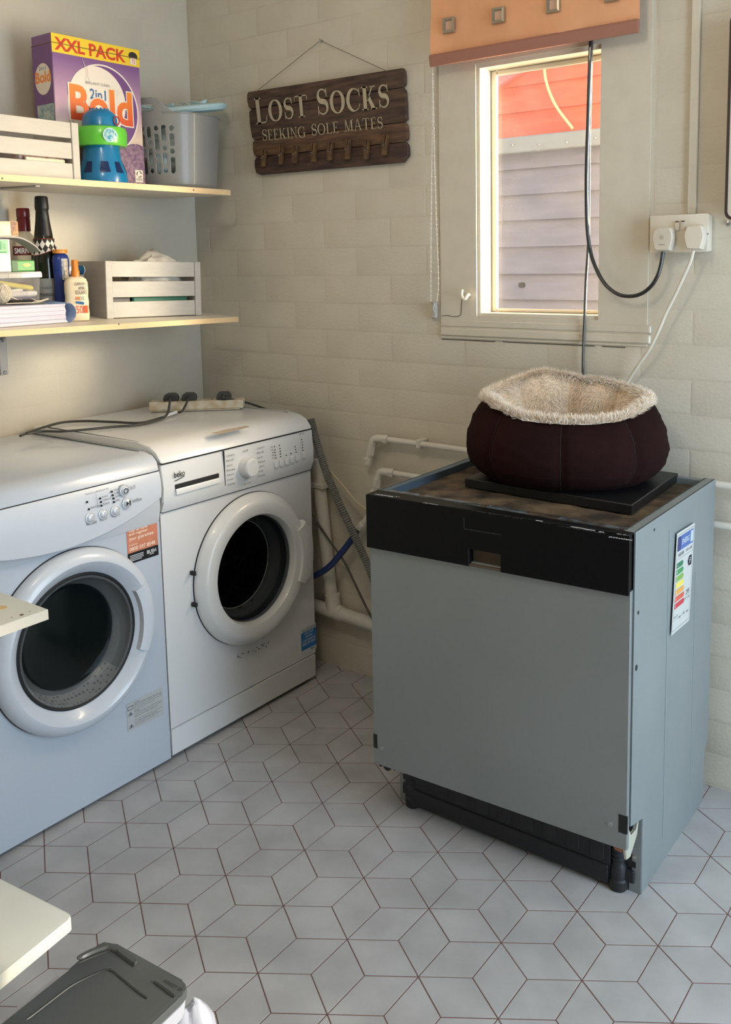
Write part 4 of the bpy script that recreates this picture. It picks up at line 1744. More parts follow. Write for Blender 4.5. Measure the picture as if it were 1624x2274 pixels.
def glyph(ch, B):
    s = .5 * B    # hairline .07, stem B
    t = .055
    if ch == 'I':
        return gl_rect(.08, 0, .08 + B, 1) + gl_rect(0, 0, .16 + B, t) + gl_rect(0, 1 - t, .16 + B, 1), .22 + B
    if ch == 'L':
        return gl_rect(.08, 0, .08 + B, 1) + gl_rect(0, 0, .62, t) + gl_rect(0, 1 - t, .16 + B, 1) + [[(.57, 0), (.62, 0), (.65, .3), (.60, .22)]], .70
    if ch == 'E':
        return gl_rect(.08, 0, .08 + B, 1) + gl_rect(0, 0, .58, t) + gl_rect(0, 1 - t, .56, 1) + gl_rect(.08, .49, .42, .49 + t) + \
            [[(.54, 0), (.58, 0), (.61, .27), (.57, .2)], [(.53, .8), (.57, .74), (.56, 1), (.52, 1)], [(.39, .40), (.43, .37), (.43, .65), (.39, .62)]], .67
    if ch == 'T':
        return gl_rect(.32, 0, .32 + B, 1) + gl_rect(.22, 0, .42 + B, t) + gl_rect(.02, 1 - t, .62 + B, 1) + \
            [[(.02, 1), (.0, .72), (.04, .78), (.07, 1)], [(.62 + B, 1), (.64 + B, .72), (.60 + B, .78), (.57 + B, 1)]], .70 + B
    if ch == 'K':
        return gl_rect(.08, 0, .08 + B, 1) + gl_rect(0, 0, .16 + B, t) + gl_rect(0, 1 - t, .16 + B, 1) + \
            [[(.10 + B, .40), (.13 + B, .36), (.66, .97), (.60, 1)]] + [[(.22 + B * .5, .52), (.32 + B * .6, .62), (.78, .0), (.78 - B * 1.1, 0)]] + \
            gl_rect(.50, 1 - t, .78, 1) + gl_rect(.58 - B * .4, 0, .86, t), .88
    if ch == 'N':
        return gl_rect(.10, 0, .155, 1) + gl_rect(.66, 0, .715, 1) + [[(.06, 1), (.06 + B * 1.15, 1), (.715, .0), (.66, .0)]] + gl_rect(0, 0, .26, t) + gl_rect(.56, 1 - t, .82, 1) + gl_rect(0, 1 - t, .15, 1), .86
    if ch == 'M':
        return gl_rect(.10, 0, .15, 1) + gl_rect(.78 - B * .2, 0, .78 + B * .8, 1) + [[(.06, 1), (.06 + B * 1.1, 1), (.50, .06), (.44, 0)], [(.44, 0), (.50, 0), (.80, 1), (.75, 1)]] + \
            gl_rect(0, 0, .25, t) + gl_rect(.70 - B * .2, 0, .88 + B * .8, t) + gl_rect(0, 1 - t, .14, 1) + gl_rect(.76, 1 - t, .88 + B * .8, 1), .98 + B * .5
    if ch == 'A':
        return [[(.04, 0), (.09, 0), (.40, .96), (.36, 1)], [(.36, 1), (.42, 1), (.78, 0), (.78 - B * 1.1, 0)]] + gl_rect(.20, .32, .58, .32 + t) + gl_rect(-.04, 0, .2, t) + gl_rect(.54, 0, .86, t), .90
    if ch == 'O':
        pts = arcpts(.44, .5, .44 - B * .42, .475, 0, 360, 44)
        return gl_stroke(pts, lambda k: .05 + (B - .05) * abs(math.cos(2 * PI * k)) ** 1.3), .94
    if ch in 'CG':
        pts = arcpts(.46, .5, .46 - B * .42, .475, 42, 318, 40)
        r = gl_stroke(pts, lambda k: .05 + (B - .05) * max(0, -math.cos(math.radians(42 + 276 * k))) ** .8)
        r += [[(.72, .98), (.77, .98), (.79, .64), (.74, .66)]]
        if ch == 'C':
            r += [[(.74, .30), (.80, .32), (.74, .14), (.70, .12)]]
            return r, .84
        r += gl_rect(.68, .05, .68 + B, .42) + gl_rect(.58, .40, .92, .40 + t)
        return r, .96
    if ch == 'S':
        pts = []
        for k in range(41):
            q = k / 40
            if q < .5:
                a = math.radians(20 + 250 * (q / .5))
                pts.append((.31 + .22 * math.cos(a), .74 + .225 * math.sin(a)))
            else:
                a = math.radians(90 - 250 * ((q - .5) / .5))
                pts.append((.31 + .24 * math.cos(a), .275 + .24 * math.sin(a)))
        return gl_stroke(pts, lambda k: .055 + (B - .045) * math.exp(-((k - .5) / .2) ** 2)) + \
            [[(.50, .98), (.545, .98), (.56, .68), (.51, .70)], [(.05, .02), (.09, .02), (.10, .34), (.05, .36)]], .64
    return [], .42


def serif(word, cap, rest, B, u0, v0, u1, v1, name='lettering'):
    """word laid between sign points (u0,v0) and (u1,v1) on its baseline; cap/rest = heights in sign v"""
    x = 0
    polys = []
    for i, ch in enumerate(word):
        big = i == 0 or word[i - 1] == ' '
        h = cap if big else rest
        P, adv = glyph(ch, B)
        for p in P:
            polys.append([(x + q[0] * h, q[1] * h) for q in p])
        x += (adv + .06) * h
    g = G()
    tot = x
    for p in polys:
        vs = []
        for (a, b) in p:
            k = a / tot
            q = sg(u0 + (u1 - u0) * k, v0 + (v1 - v0) * k - b, .0)
            vs.append(g.bm.verts.new((q.x, SYP + .0005 - .0008, q.z)))
        g._f(vs)
    bmesh.ops.recalc_face_normals(g.bm, faces=g.bm.faces)
    return g.done(name, M_signl, sign, ang=0)


def uv(px, py):
    p = at(px, py, 1, SYP)
    # invert bilinear approximately
    u, v = .5, .5
    for _ in range(12):
        q = sg(u, v)
        d = p - q
        u += d.dot(SR) / SR.length_squared
        v -= d.dot(SU) / SU.length_squared
    return u, v


a, b = uv(570, 276), uv(690, 258)
serif('LOST', .305, .255, .20, a[0], a[1], b[0], b[1])
a, b = uv(706, 257), uv(869, 238)
serif('SOCKS', .30, .255, .20, a[0], a[1], b[0], b[1])
a, b = uv(584, 313), uv(682, 305)
serif('SEEKING', .135, .130, .13, a[0], a[1], b[0], b[1])
a, b = uv(693, 302), uv(755, 295)
serif('SOLE', .135, .130, .13, a[0], a[1], b[0], b[1])
a, b = uv(766, 293), uv(853, 285)
serif('MATES', .135, .130, .13, a[0], a[1], b[0], b[1])
nail = at(712, 90, 1, -.01)
s0, s1 = sg(.075, .01), sg(.905, .01)
g = G()
g.tube([s0, nail, s1], .0011, 6)
g.done('hanging_string', mat('grey_string', (120, 108, 88), .8), sign)
g = G()
g.lathe([(.003, 0), (.003, .012), (.005, .012), (.005, .014)], 10, F((nail.x, .001, nail.z), (1, 0, 0), (0, 0, 1)))
tag(g.done('nail', M_screw), 'small nail in the wall holding the sign string', 'nail')
for k, (px, py) in enumerate(((586, 351), (625, 345), (656, 343), (697, 339), (734, 336), (773, 332), (815, 333), (856, 322))):
    c = at(px, py, 1, SYP - .006)
    tilt = (.09, .06, .18, -.02, .05, .06, .06, .10)[k]
    M = Matrix.Translation(c) @ Matrix.Rotation(tilt, 4, 'Y')
    hl = .027 + .002 * (k % 2)
    g = G()
    g.box(-.007, .0005, -.008, .006, -hl, hl, .001, M)
    pg = g.done('peg', M_peg, sign)
    g = G()
    t2 = M @ Matrix.Rotation((.10, .08, .05, .06, .12, .06, .10, .10)[k], 4, 'Y')
    g.box(.0012, .007, -.007, .006, -hl * .96, hl * .97, .001, t2)
    g.done('peg_half', M_peg, pg)
    g = G()
    g.tube([M @ V(p) for p in ((-.0072, -.0084, .002), (.001, -.0090, -.003), (.0074, -.0084, .008))], .0009, 5)
    g.done('spring', M_chrome, pg)

# ------------------------------------------------------------------ socket, plugs, cables, trunking, cabinet
M_sock = mat('ivory_socket_plastic', (218, 208, 190), .32, coat=.2)
M_sock2 = mat('aged_plug_plastic', (206, 196, 178), .35, coat=.2, var=.04, vs=60)
sock = thing('wall_socket', 'ivory double wall socket right of the window with two plugs in it', 'socket', (1.67, -.012, 1.35))
s00, s11 = at(1444, 480, 1, -.034), at(1437.5, 562, 1, -.034)
sx0, sx1 = s00.x, at(1574, 475, 1, -.034).x
sz1, sz0 = at(1450, 479, 1, -.034).z, at(1440, 562, 1, -.034).z
g = G()
g.box(sx0 + .001, sx1 - .001, -.027, -.0005, sz0 + .001, sz1 - .001, .002)
g.done('back_box', M_sock, sock)
g = G()
g.box(sx0, sx1, -.034, -.0272, sz0, sz1, .0025, seg=2)
g.done('face_plate', M_sock, sock)
for (px, py) in ((1505, 502), (1518, 501)):
    c = at(px, py, 1, -.036)
    g = G()
    g.prism([(-.034, c.z - .012), (-.0365, c.z - .010), (-.0395, c.z + .0095), (-.034, c.z + .011)], .0088, Matrix(((0, 0, 1, c.x - .0044), (1, 0, 0, 0), (0, 1, 0, 0), (0, 0, 0, 1))), bev=.0006)
    sw = g.done('switch', M_sock, sock)
    g = G()
    g.box(c.x - .0042, c.x + .0042, -.0400, -.038, c.z + .0085, c.z + .0112)
    g.done('red_mark', mat('dark_red_mark', (84, 40, 30), .5), sw)
g = G()
c = at(1571, 519, 1, -.035)
g.lathe([(.003, 0), (.003, .001), (.0015, .0016)], 10, F((c.x, -.034, c.z), (1, 0, 0), (0, 0, 1)))
g.done('screw', M_screw, sock)


def plug(name, label, px, py, wpx, m, badge, wide=1.0):
    yb = -.0345
    c = at(px, py, 1, -.058)
    t = thing(name, label, 'plug', (c.x, yb, c.z))
    w = .046 * wide
    h = .052
    out = [(-w * .30, -h * .5), (w * .30, -h * .5), (w * .38, -h * .44), (w * .5, -h * .05), (w * .5, h * .18), (w * .40, h * .44), (w * .22, h * .5), (-w * .22, h * .5), (-w * .40, h * .44), (-w * .5, h * .18), (-w * .5, -h * .05), (-w * .38, -h * .44)]
    sm = [(p.x, p.y) for p in smooth([V((a, b, 0)) for a, b in out + [out[0]]], 4)[:-1]]
    g = G()
    rr = []
    for s, yy in ((1.04, yb), (1.06, yb - .006), (1.02, yb - .020), (.99, yb - .0225), (.92, yb - .0245), (.0001, yb - .0250)):
        rr.append([V((c.x + a * s, yy, c.z + b * s)) for a, b in sm])
    g.loft(rr, True, True, True)
    g.done('body', m, t, ang=40)
    if badge:
        g = G()
        g.lathe([(.0055, 0), (.005, .0008), (.0001, .0010)], 18, F((c.x - .001, yb - .0245, c.z + .004), (1, 0, 0), (0, 0, 1)), cap0=False)
        g.done('round_badge', mat('badge_grey', (178, 168, 150), .5), t)
        text('PLUG', F((c.x - .006, yb - .0254, c.z - .014), (1, 0, 0), (0, 0, 1)), .013, .0028, M_greypr, t, name='print')
    return t, c


pk, c1 = plug('black_lead_plug', 'white plug with black lead in the left half of the socket', 1471, 531, 54, M_sock2, True)
path = [(1473, 560), (1469, 585), (1461, 612), (1447, 635), (1425, 652), (1400, 658), (1372, 653), (1345, 632), (1325, 598), (1312, 560), (1305, 510), (1303, 450), (1303, 380), (1306, 280), (1309, 180), (1312, 96), (1314, 20)]
ys = [-.040, -.045, -.046, -.044, -.042, -.04, -.038, -.034, -.03, -.028, -.026, -.022, -.02, -.02, -.02, -.018, -.016]
g = G()
g.tube(smooth([at(*p, 1, y) for p, y in zip(path, ys)], 6), .0047, 10)
g.done('lead', M_cablek, pk)
pw, c2 = plug('white_lead_plug', 'plain white plug with white lead in the right half of the socket', 1541, 527, 44, M_sock, False, .92)
path = [(1541, 556), (1534, 580), (1520, 612), (1500, 655), (1480, 695), (1463, 735), (1443, 775), (1420, 808), (1398, 842), (1375, 880)]
ys = [-.046, -.048, -.046, -.042, -.04, -.04, -.036, -.03, -.02, -.016]
g = G()
g.tube(smooth([at(*p, 1, y) for p, y in zip(path, ys)], 6), .0040, 10)
g.done('lead', M_cablew, pw)
g = G()
g.tube(smooth([at(*p, 1, y) for p, y in (((1316, 20), -.012), ((1315, 96), -.012), ((1312, 200), -.012), ((1309, 330), -.012), ((1308, 450), -.012), ((1307, 540), -.012), ((1302, 620), -.012), ((1299, 700), -.014), ((1296, 770), -.016), ((1295, 840), -.016), ((1295, 930), -.016))], 6), .0036, 10)
tag(g.done('grey_cable', mat('dark_grey_cable', (66, 62, 56), .4, coat=.2)), 'dark grey cable running straight down the window edge to the pet bed', 'cable')
tr = thing('cable_trunking', 'narrow white cable trunking climbing the wall from the socket', 'trunking', (1.695, -.006, 1.403))
tx0, tx1 = at(1527, 470, 1, -.009).x, at(1545, 470, 1, -.009).x
g = G()
g.box(tx0, tx1, -.010, -.0005, sz1 + .001, 2.3, .001)
g.done('cover', M_trimw, tr)
cab = thing('wall_cabinet', 'white wall box with dark rubber edging at the right edge', 'wall box', (1.92, -.04, 1.38))
cz0 = at(1612, 487, 1, -.05).z
cx0 = at(1613, 430, 1, -.05).x
g = G()
g.prism(rpoly(.30, .44, .016, 5, cx0 + .15, cz0 + .22), .049, F((0, -.001, 0), (1, 0, 0), (0, 0, 1)), bev=.002)
g.done('door_panel', M_trimw, cab)
g = G()
ro = rpoly(.304, .444, .018, 5, cx0 + .15, cz0 + .22)
ri = rpoly(.292, .432, .014, 5, cx0 + .15, cz0 + .22)
vs = [[V((p[0], y, p[1])) for p in q] for q, y in ((ro, -.046), (ro, -.0515), (ri, -.0515), (ri, -.049))]
g.loft(vs, True, False, False)
g.done('rubber_edge', mat('dark_brown_rubber', (52, 40, 32), .6), cab)
g = G()
g.prism(rpoly(.08, .05, .008, 4, cx0 + .055, cz0 + .045), .0008, F((0, -.0498, 0), (1, 0, 0), (0, 0, 1)))
lb = g.done('label_plate', M_greypr, cab)
g = G()
g.prism(rpoly(.076, .046, .007, 4, cx0 + .055, cz0 + .045), .0009, F((0, -.0500, 0), (1, 0, 0), (0, 0, 1)))
g.done('label_face', M_trimw, lb)
g = G()
c = at(1616, 496, 1, -.004)
g.lathe([(.006, 0), (.0055, .002), (.002, .003)], 12, F((c.x, -.002, c.z), (1, 0, 0), (0, 0, 1)))
g.box(c.x - .003, c.x + .003, -.0055, -.0048, c.z - .0006, c.z + .0006)
tag(g.done('wall_screw', M_screw), 'silver screw head just under the dark-edged wall box', 'screw')

# ------------------------------------------------------------------ pipes and hoses
M_pipe = mat('painted_white_pipe', (214, 208, 196), .45, var=.03, vs=30)
YP = -.032


def P_(px, py, y=YP):
    return at(px, py, 1, y)


for nm, lab, e0, r1, val, hy in (('supply_pipe', 'upper white water pipe on the wall ending in a small valve', (830, 972), (1612, 1078), ((824, 1006), (818, 1030)), 0),
                                 ('supply_pipe', 'lower white water pipe on the wall running behind the dishwasher', (843, 1046), (1612, 1168), ((838, 1078), (834, 1100)), 1)):
    a, b = P_(e0[0] + 16, e0[1] + 2), P_(*r1)
    t = thing(nm, lab, 'pipe', a)
    far = b + (b - a).normalized() * .5
    g = G()
    g.tube([a, far], .0085, 14)
    g.done('pipe', M_pipe, t)
    c0, c1 = P_(*e0), P_(*val[0])
    g = G()
    g.tube([a + (a - c0) * .8, a, c0 + (a - c0) * .5, c0 + (a - c0) * .2 + (c1 - c0) * .06, c0 + (a - c0) * .05 + (c1 - c0) * .2, c0 + (c1 - c0) * .5, c1], .0115, 14)
    k0 = a + (b - a).normalized() * .012
    g.tube([k0, k0 + (b - a).normalized() * .016], .0140, 6)
    g.tube([c0 + (c1 - c0) * .55, c1 + (c1 - c0) * .1], .0138, 6)
    g.done('elbow', M_pipe, t)
    d0, d1 = P_(*val[0]), P_(*val[1])
    g = G()
    dv = (d1 - d0)
    g.tube([d0, d0 + dv * .45, d0 + dv * .46, d1], [.0105, .0105, .0125, .0125], 8)
    g.tube([d0 + dv * .55, d0 + dv * .55 + V((-.012, -.012, 0))], .004, 8)
    g.done('valve', M_pipe, t)
    cl = a + (b - a) * (.14 if hy == 0 else .4)
    g = G()
    g.box(cl.x - .008, cl.x + .008, YP - .011, -.0005, cl.z - .013, cl.z + .013, .003)
    g.done('clip', M_pipe, t)
wp = thing('waste_pipe', 'thick white waste pipe with a tee low in the corner gap', 'pipe', P_(740, 1357))
g = G()
g.tube([P_(704, 1020), P_(737, 1335)], .0205, 18)
g.done('riser', M_pipe, wp)
g = G()
tc = P_(741, 1357)
g.tube([tc + V((-.03, 0, .002)), tc + V((.035, 0, -.002))], .0245, 18)
g.tube([tc + V((-.004, 0, .055)), tc], .0245, 18)
g.done('tee', M_pipe, wp)
g = G()
g.tube([tc + V((-.3, 0, .01)), tc + V((.5, 0, -.02)) + V((.0, 0, .0))], .021, 18)
g.done('branch', M_pipe, wp)
g = G()
c = P_(712, 1075)
g.box(c.x - .03, c.x + .026, YP - .024, -.0005, c.z - .010, c.z + .006, .002)
g.done('clip', M_pipe, wp)
hose = smooth([P_(690, 930, -.085), P_(702, 975, -.085), P_(722, 1040, -.08), P_(748, 1105, -.075), P_(783, 1180, -.07), P_(815, 1250, -.065), P_(840, 1320, -.06), P_(852, 1380, -.06)], 30)
rs = [.0115 + .0016 * (1 if i % 2 else -1) for i in range(len(hose))]
g = G()
g.tube(hose, rs, 10)
tag(g.done('drain_hose', mat('grey_ribbed_hose', (122, 120, 114), .5), ang=70), 'grey ribbed drain hose leaning behind the washing machine', 'hose')
bh = thing('inlet_hose', 'blue inlet hose joined to a white valve beside the dishwasher', 'hose', P_(755, 1230))
g = G()
g.tube(smooth([P_(690, 1281, -.092), P_(705, 1276, -.09), P_(732, 1258, -.082), P_(760, 1226, -.062), P_(783, 1196, -.048), P_(792, 1184, -.042)], 8), .0098, 12)
g.done('hose', mat('blue_hose', (34, 52, 104), .4), bh)
g = G()
g.tube([P_(790, 1187, -.042), P_(801, 1171, -.04)], .0095, 10)
g.done('metal_ferrule', M_chrome, bh)
g = G()
g.tube([P_(799, 1174, -.04), P_(806, 1164, -.04), P_(807, 1163, -.04), P_(822, 1142, -.04)], [.0125, .0125, .010, .010], 8)
g.done('valve', M_pipe, bh)
g = G()
g.tube(smooth([P_(715, 1030, -.060), P_(732, 1046, -.060), P_(765, 1082, -.060), P_(790, 1112, -.060), P_(825, 1140, -.060)], 6), .0036, 8)
tag(g.done('beige_cable', mat('beige_cable', (188, 172, 146), .5)), 'thin beige cable crossing the wall behind the drain hose', 'cable')
g = G()
g.tube(smooth([P_(695, 1140, -.06), P_(705, 1160, -.06), P_(735, 1205, -.06), P_(765, 1248, -.06), P_(795, 1310, -.06), P_(824, 1368, -.06), P_(845, 1395, -.06)], 6), .0036, 8)
tag(g.done('thin_grey_lead', mat('thin_grey_lead', (84, 80, 74), .5)), 'thin dark grey lead sagging low behind the blue hose', 'cable')

# ------------------------------------------------------------------ power strip on the washing machine
zt2 = ZT2 + .0035
M_strip = mat('grubby_white_strip', (208, 198, 178), .45, col2=(186, 168, 136), vs=40)
a, b = at(331, 915, 2, zt2), at(541, 909, 2, zt2)
dv = (b - a).normalized()
nv = V((-dv.y, dv.x, 0))
SMx = Matrix(((dv.x, nv.x, 0, a.x), (dv.y, nv.y, 0, a.y), (0, 0, 1, zt2), (0, 0, 0, 1)))
SLn = (b - a).length
strip = thing('power_strip', 'grubby white power strip lying across the back of the washing machine', 'power strip', (a + b) / 2)
g = G()
g.box(0, SLn, 0, .052, .003, .030, .003, SMx)
g.box(.004, SLn - .012, .002, .050, 0, .003, 0, SMx)
g.done('body', M_strip, strip)
g = G()
for k in range(5):
    u = .03 + k * (SLn - .05) / 5
    g.box(u + .014, u + .018, .030, .038, .0295, .0305, 0, SMx)
g.done('socket_slot', M_shadow, strip, ang=0)['kind'] = 'stuff'
for (nm, lab, px, py, sc_) in (('strip_plug', 'leftmost black plug on the power strip', 381, 893, 1.0), ('strip_plug', 'middle black plug on the power strip', 421, 891, 1.0), ('strip_plug', 'rightmost black plug on the power strip', 498, 887, .95)):
    t_ = thing(nm, lab, 'plug', (0, 0, 0))
    # where the sight line meets the upright middle plane of the strip
    d = ray(px, py)
    o_ = SMx @ V((0, .026, .0))
    tt = (o_ - CAM).dot(nv) / d.dot(nv)
    c = CAM + d * tt
    u = (c - a).dot(dv)
    t_.location = SMx @ V((u, .026, .0305))
    g = G()
    prof_ = [(-.021, 0), (.021, 0), (.023, .006), (.020, .017), (.012, .0225), (-.012, .0225), (-.020, .017), (-.023, .006)]
    g.prism(prof_, .036, SMx @ Matrix(((1, 0, 0, u), (0, 0, 1, .008), (0, 1, 0, .0306), (0, 0, 0, 1))), bev=.002)
    g.tube([SMx @ V((u, .010, .042)), SMx @ V((u + .002, -.008, .040))], [.007, .0045], 10)
    g.done('body', M_plug, t_)
    g = G()
    if px == 381:
        pl_ = [(384, 905), (370, 922), (340, 936), (300, 944), (250, 948), (190, 954), (140, 958), (95, 958), (60, 963)]
    elif px == 421:
        pl_ = [(425, 903), (405, 912), (388, 917), (350, 930), (310, 939), (250, 937), (190, 935), (140, 938), (100, 948), (70, 958), (45, 968)]
    else:
        pl_ = [(508, 890), (530, 892), (555, 896), (578, 904), (594, 911), (606, 918)]
    zs = [ZT2 + .034, ZT2 + .016] + [ZT2 + .008] * (len(pl_) - 2)
    if px == 498:
        pts = [SMx @ V((u + .004, -.006, .040))] + [V((c.x + .03 * k, c.y + .032 * k, ZT2 + .030 - .004 * k)) for k in range(1, 2)] + [at(555, 896, 1, -.105), at(578, 904, 1, -.098), at(594, 911, 1, -.090), at(606, 925, 1, -.085)]
    else:
        pts = [SMx @ V((u + .002, -.006, .040))] + [at(*p, 2, z) for p, z in zip(pl_[1:], zs[1:])]
        pts = [V((max(p.x, .012), p.y, p.z)) for p in pts]
    g.tube(smooth(pts, 8), .0036, 8)
    ld = g.done('lead', mat('charcoal_lead', (62, 60, 56), .5), t_)
    if px == 421:
        g = G()
        q = [at(*p, 2, z) for p, z in (((352, 928), ZT2 + .008), ((372, 922), ZT2 + .010), ((392, 915), ZT2 + .012))]
        g.tube(q, .0046, 8)
        g.done('white_tag', M_whitep, ld)

# ------------------------------------------------------------------ shelves
M_shelf = mat('white_shelf_laminate', (220, 212, 196), .45, var=.02, vs=8)
M_shedge = mat('cream_pine_edge', (214, 184, 140), .5, var=.05, vs=8, stretch=(1, 1, 6))


def low(x, y):
    return 1.1362 + (-.149 - y) * .0196 + (.34 - x) * .067


def up(x, y):
    return 1.5231 + (-.1617 - y) * .0037 + (.34 - x) * .0215


def shelf(fn, yend, th, lab):
    y0 = -1.27
    xf = .345
    t = thing('wall_shelf', lab, 'shelf', (.17, -.6, fn(.17, -.6) - th))
    g = G()
    vs = []
    for dz in (-th, 0):
        vs.append([V((x, y, fn(x, y) + dz)) for x, y in ((.001, y0), (xf - .002, y0), (xf - .002, yend), (.001, yend))])
    g.loft(vs)
    g.done('board', M_shelf, t, ang=20)
    g = G()
    vs = []
    for dz in (-th, .0002):
        vs.append([V((x, y, fn(x, y) + dz)) for x, y in ((xf - .002, y0), (xf, y0), (xf, yend), (xf - .002, yend))])
    g.loft(vs)
    g.done('front_edge', M_shedge, t, ang=20)
    return t


sh_u = shelf(up, -.166, .0158, 'upper white wall shelf holding the detergent box and grey basket')
sh_l = shelf(low, -.153, .0150, 'lower white wall shelf holding bottles, papers and a crate')
for t, pts_, fn in ((sh_u, ((5, 396), (430, 422)), up), (sh_l, ((264, 720),), low)):
    for q in pts_:
        p = at(*q, 0, .3452)
        g = G()
        g.lathe([(.0022, 0), (.0022, .0006)], 8, F((p.x, p.y, p.z), (0, 1, 0), (0, 0, 1)))
        g.done('screw_hole', M_black, t)
M_brk = mat('grey_steel_bracket', (150, 150, 152), .4, metal=.4)
for fn, th, yb, lab, xe in ((up, .0158, at(84, 411, 2, 1.508).y, 'grey steel bracket under the upper shelf', .27), (low, .0150, at(9, 822, 0, .003).y, 'grey steel bracket under the lower shelf', .25)):
    if fn is up:
        yb = at(84, 411, 0, .27).y
    t = thing('shelf_bracket', lab, 'bracket', (.01, yb, fn(0, yb) - th - .15))
    zt = fn(.002, yb) - th - .0005
    g = G()
    g.box(.0012, .005, yb - .012, yb + .012, zt - .155, zt, .001)
    g.done('wall_leg', M_brk, t)
    g = G()
    rr = []
    for x, w in ((.0012, .012), (.14, .012), (xe, .006)):
        z = fn(x, yb) - th - .0004
        rr.append([V((x, yb - w, z - .003)), V((x, yb + w, z - .003)), V((x, yb + w, z)), V((x, yb - w, z))])
    g.loft(rr)
    g.done('shelf_leg', M_brk, t)
    g = G()
    g.tube([(.004, yb, zt - .06), (.05, yb, fn(.05, yb) - th - .003)], .004, 8)
    g.done('strut', M_brk, t)
    g = G()
    g.ball((.006, yb, zt - .148), .005, 8, 5)
    g.done('screw', M_screw, t)


# ------------------------------------------------------------------ crates
M_crate = mat('white_painted_crate', (180, 175, 166), .5, var=.04, vs=20, stretch=(1, 1, 4), bump=.05)


def crate(lab, A, B, fn, h, depth, end_t=.022):
    """A, B = front bottom corners; standing on the shelf fn"""
    dv = (B - A)
    L = dv.length
    r = dv.normalized()
    bk = V((-1, .0, 0))
    bk = (bk - r * bk.dot(r)).normalized()
    upv = bk.cross(r) * -1
    if upv.z < 0:
        upv = -upv
    M = Matrix(((r.x, bk.x, upv.x, A.x), (r.y, bk.y, upv.y, A.y), (r.z, bk.z, upv.z, A.z + .0008), (0, 0, 0, 1)))
    t = thing('wooden_crate', lab, 'crate', A + dv / 2 + bk * depth / 2)
    for u in (0, L - end_t):
        g = G()
        g.box(u, u + end_t, .0, depth, 0, h, .0015, M)
        g.done('end_panel', M_crate, t)
    for (z0, z1) in ((.0, .29), (.355, .645), (.71, .995)):
        g = G()
        g.box(end_t - .0005, L - end_t - .0008, .002, .012, z0 * h + .002, z1 * h, .001, M)
        g.done('slat', M_crate, t)
        g = G()
        g.box(end_t, L - end_t, depth - .011, depth - .001, z0 * h + .002, z1 * h, .001, M)
        g.done('slat', M_crate, t)
    g = G()
    g.box(end_t, L - end_t, .012, depth - .011, .002, .010, 0, M)
    g.done('base', M_crate, t, ang=0)
    return t, M, L


cA, cB = V((.2316, -.5569, low(.2316, -.5569))), V((.2640, -.2300, low(.264, -.23)))
ct, CMt, CLn = crate('white slatted wooden crate at the right end of the lower shelf', cA, cB, low, .164, .175)
M_cloth = mat('white_cotton_cloth', (226, 218, 206), .9, bump=.2, bs=60)


def blob(name, m, M, cx, cy, cz, sx, sy, sz, amp, sc_, label, cat, seed=0, nu=36, nv=18):
    g = G()
    rr = []
    for j in range(1, nv):
        ph = PI * j / nv - PI / 2
        ring = []
        for i in range(nu):
            th = 2 * PI * i / nu
            d = V((math.cos(ph) * math.cos(th), math.cos(ph) * math.sin(th), math.sin(ph)))
            k = 1 + amp * (noise.noise(d * sc_ + V((seed, 0, 0))) + .5 * abs(noise.noise(d * sc_ * 2.3 + V((0, seed, 3)))))
            ring.append(M @ V((cx + d.x * sx * k, cy + d.y * sy * k, max(cz + d.z * sz * k, .0105))))
        rr.append(ring)
    g.loft(rr)
    return tag(g.done(name, m, ang=70), label, cat)


blob('white_cloth', M_cloth, CMt, CLn * .66, .085, .128, .085, .055, .055, .38, 2.6, 'crumpled white cloth piled in the lower shelf crate', 'cloth', 2)
g = G()
g.box(.10, CLn - .035, .022, .060, .0105, .062, .004, CMt)
tag(g.done('green_box', mat('dark_green_card', (32, 110, 84), .5)), 'dark green box inside the lower crate seen between slats', 'box')
g = G()
g.box(.028, .095, .025, .15, .0105, .10, .004, CMt)
tag(g.done('dark_packet', mat('dark_packet', (60, 58, 60), .4)), 'dark grey packet inside the left of the lower crate', 'packet')

xu = .300
cr_ = at(177, 335, 0, xu)
uA = V((xu, cr_.y - .36, up(xu, cr_.y - .36)))
uB = V((xu, cr_.y, up(xu, cr_.y)))
hu = at(165, 273, 0, xu).z - uB.z
ct2, UM, ULn = crate('white slatted wooden crate at the left of the upper shelf', uA, uB, up, hu, .18)
g = G()
g.box(ULn - .16, ULn - .03, .03, .06, .0105, hu * .66, .002, UM)
tag(g.done('red_leaflet', mat('red_white_packet', (206, 92, 84), .5, col2=(236, 222, 210), vs=60)), 'red and white packet inside the upper shelf crate', 'packet')
g = G()
g.box(ULn - .15, ULn - .035, .016, .028, .0105, hu * .36, .002, UM)
tag(g.done('cream_packet', mat('cream_packet', (226, 214, 186), .5, var=.1, vs=80)), 'cream packet low in the upper shelf crate', 'packet')

# ------------------------------------------------------------------ detergent box
def gradient_mat(name, stops, z0, z1, rough=.4):
    m = bpy.data.materials.new(name)
    m.use_nodes = True
    nt = m.node_tree
    b = nt.nodes['Principled BSDF']
    b.inputs['Roughness'].default_value = rough
    tc = nt.nodes.new('ShaderNodeNewGeometry')
    sp = nt.nodes.new('ShaderNodeSeparateXYZ')
    mr = nt.nodes.new('ShaderNodeMapRange')
    mr.inputs[1].default_value = z0
    mr.inputs[2].default_value = z1
    r = nt.nodes.new('ShaderNodeValToRGB')
    while len(r.color_ramp.elements) < len(stops):
        r.color_ramp.elements.new(.5)
    for e_, (p, c) in zip(r.color_ramp.elements, stops):
        e_.position = p
        e_.color = lin(c)
    nt.links.new(tc.outputs['Position'], sp.inputs[0])
    nt.links.new(sp.outputs['Z'], mr.inputs[0])
    nt.links.new(mr.outputs[0], r.inputs[0])
    nt.links.new(r.outputs[0], b.inputs['Base Color'])
    return m


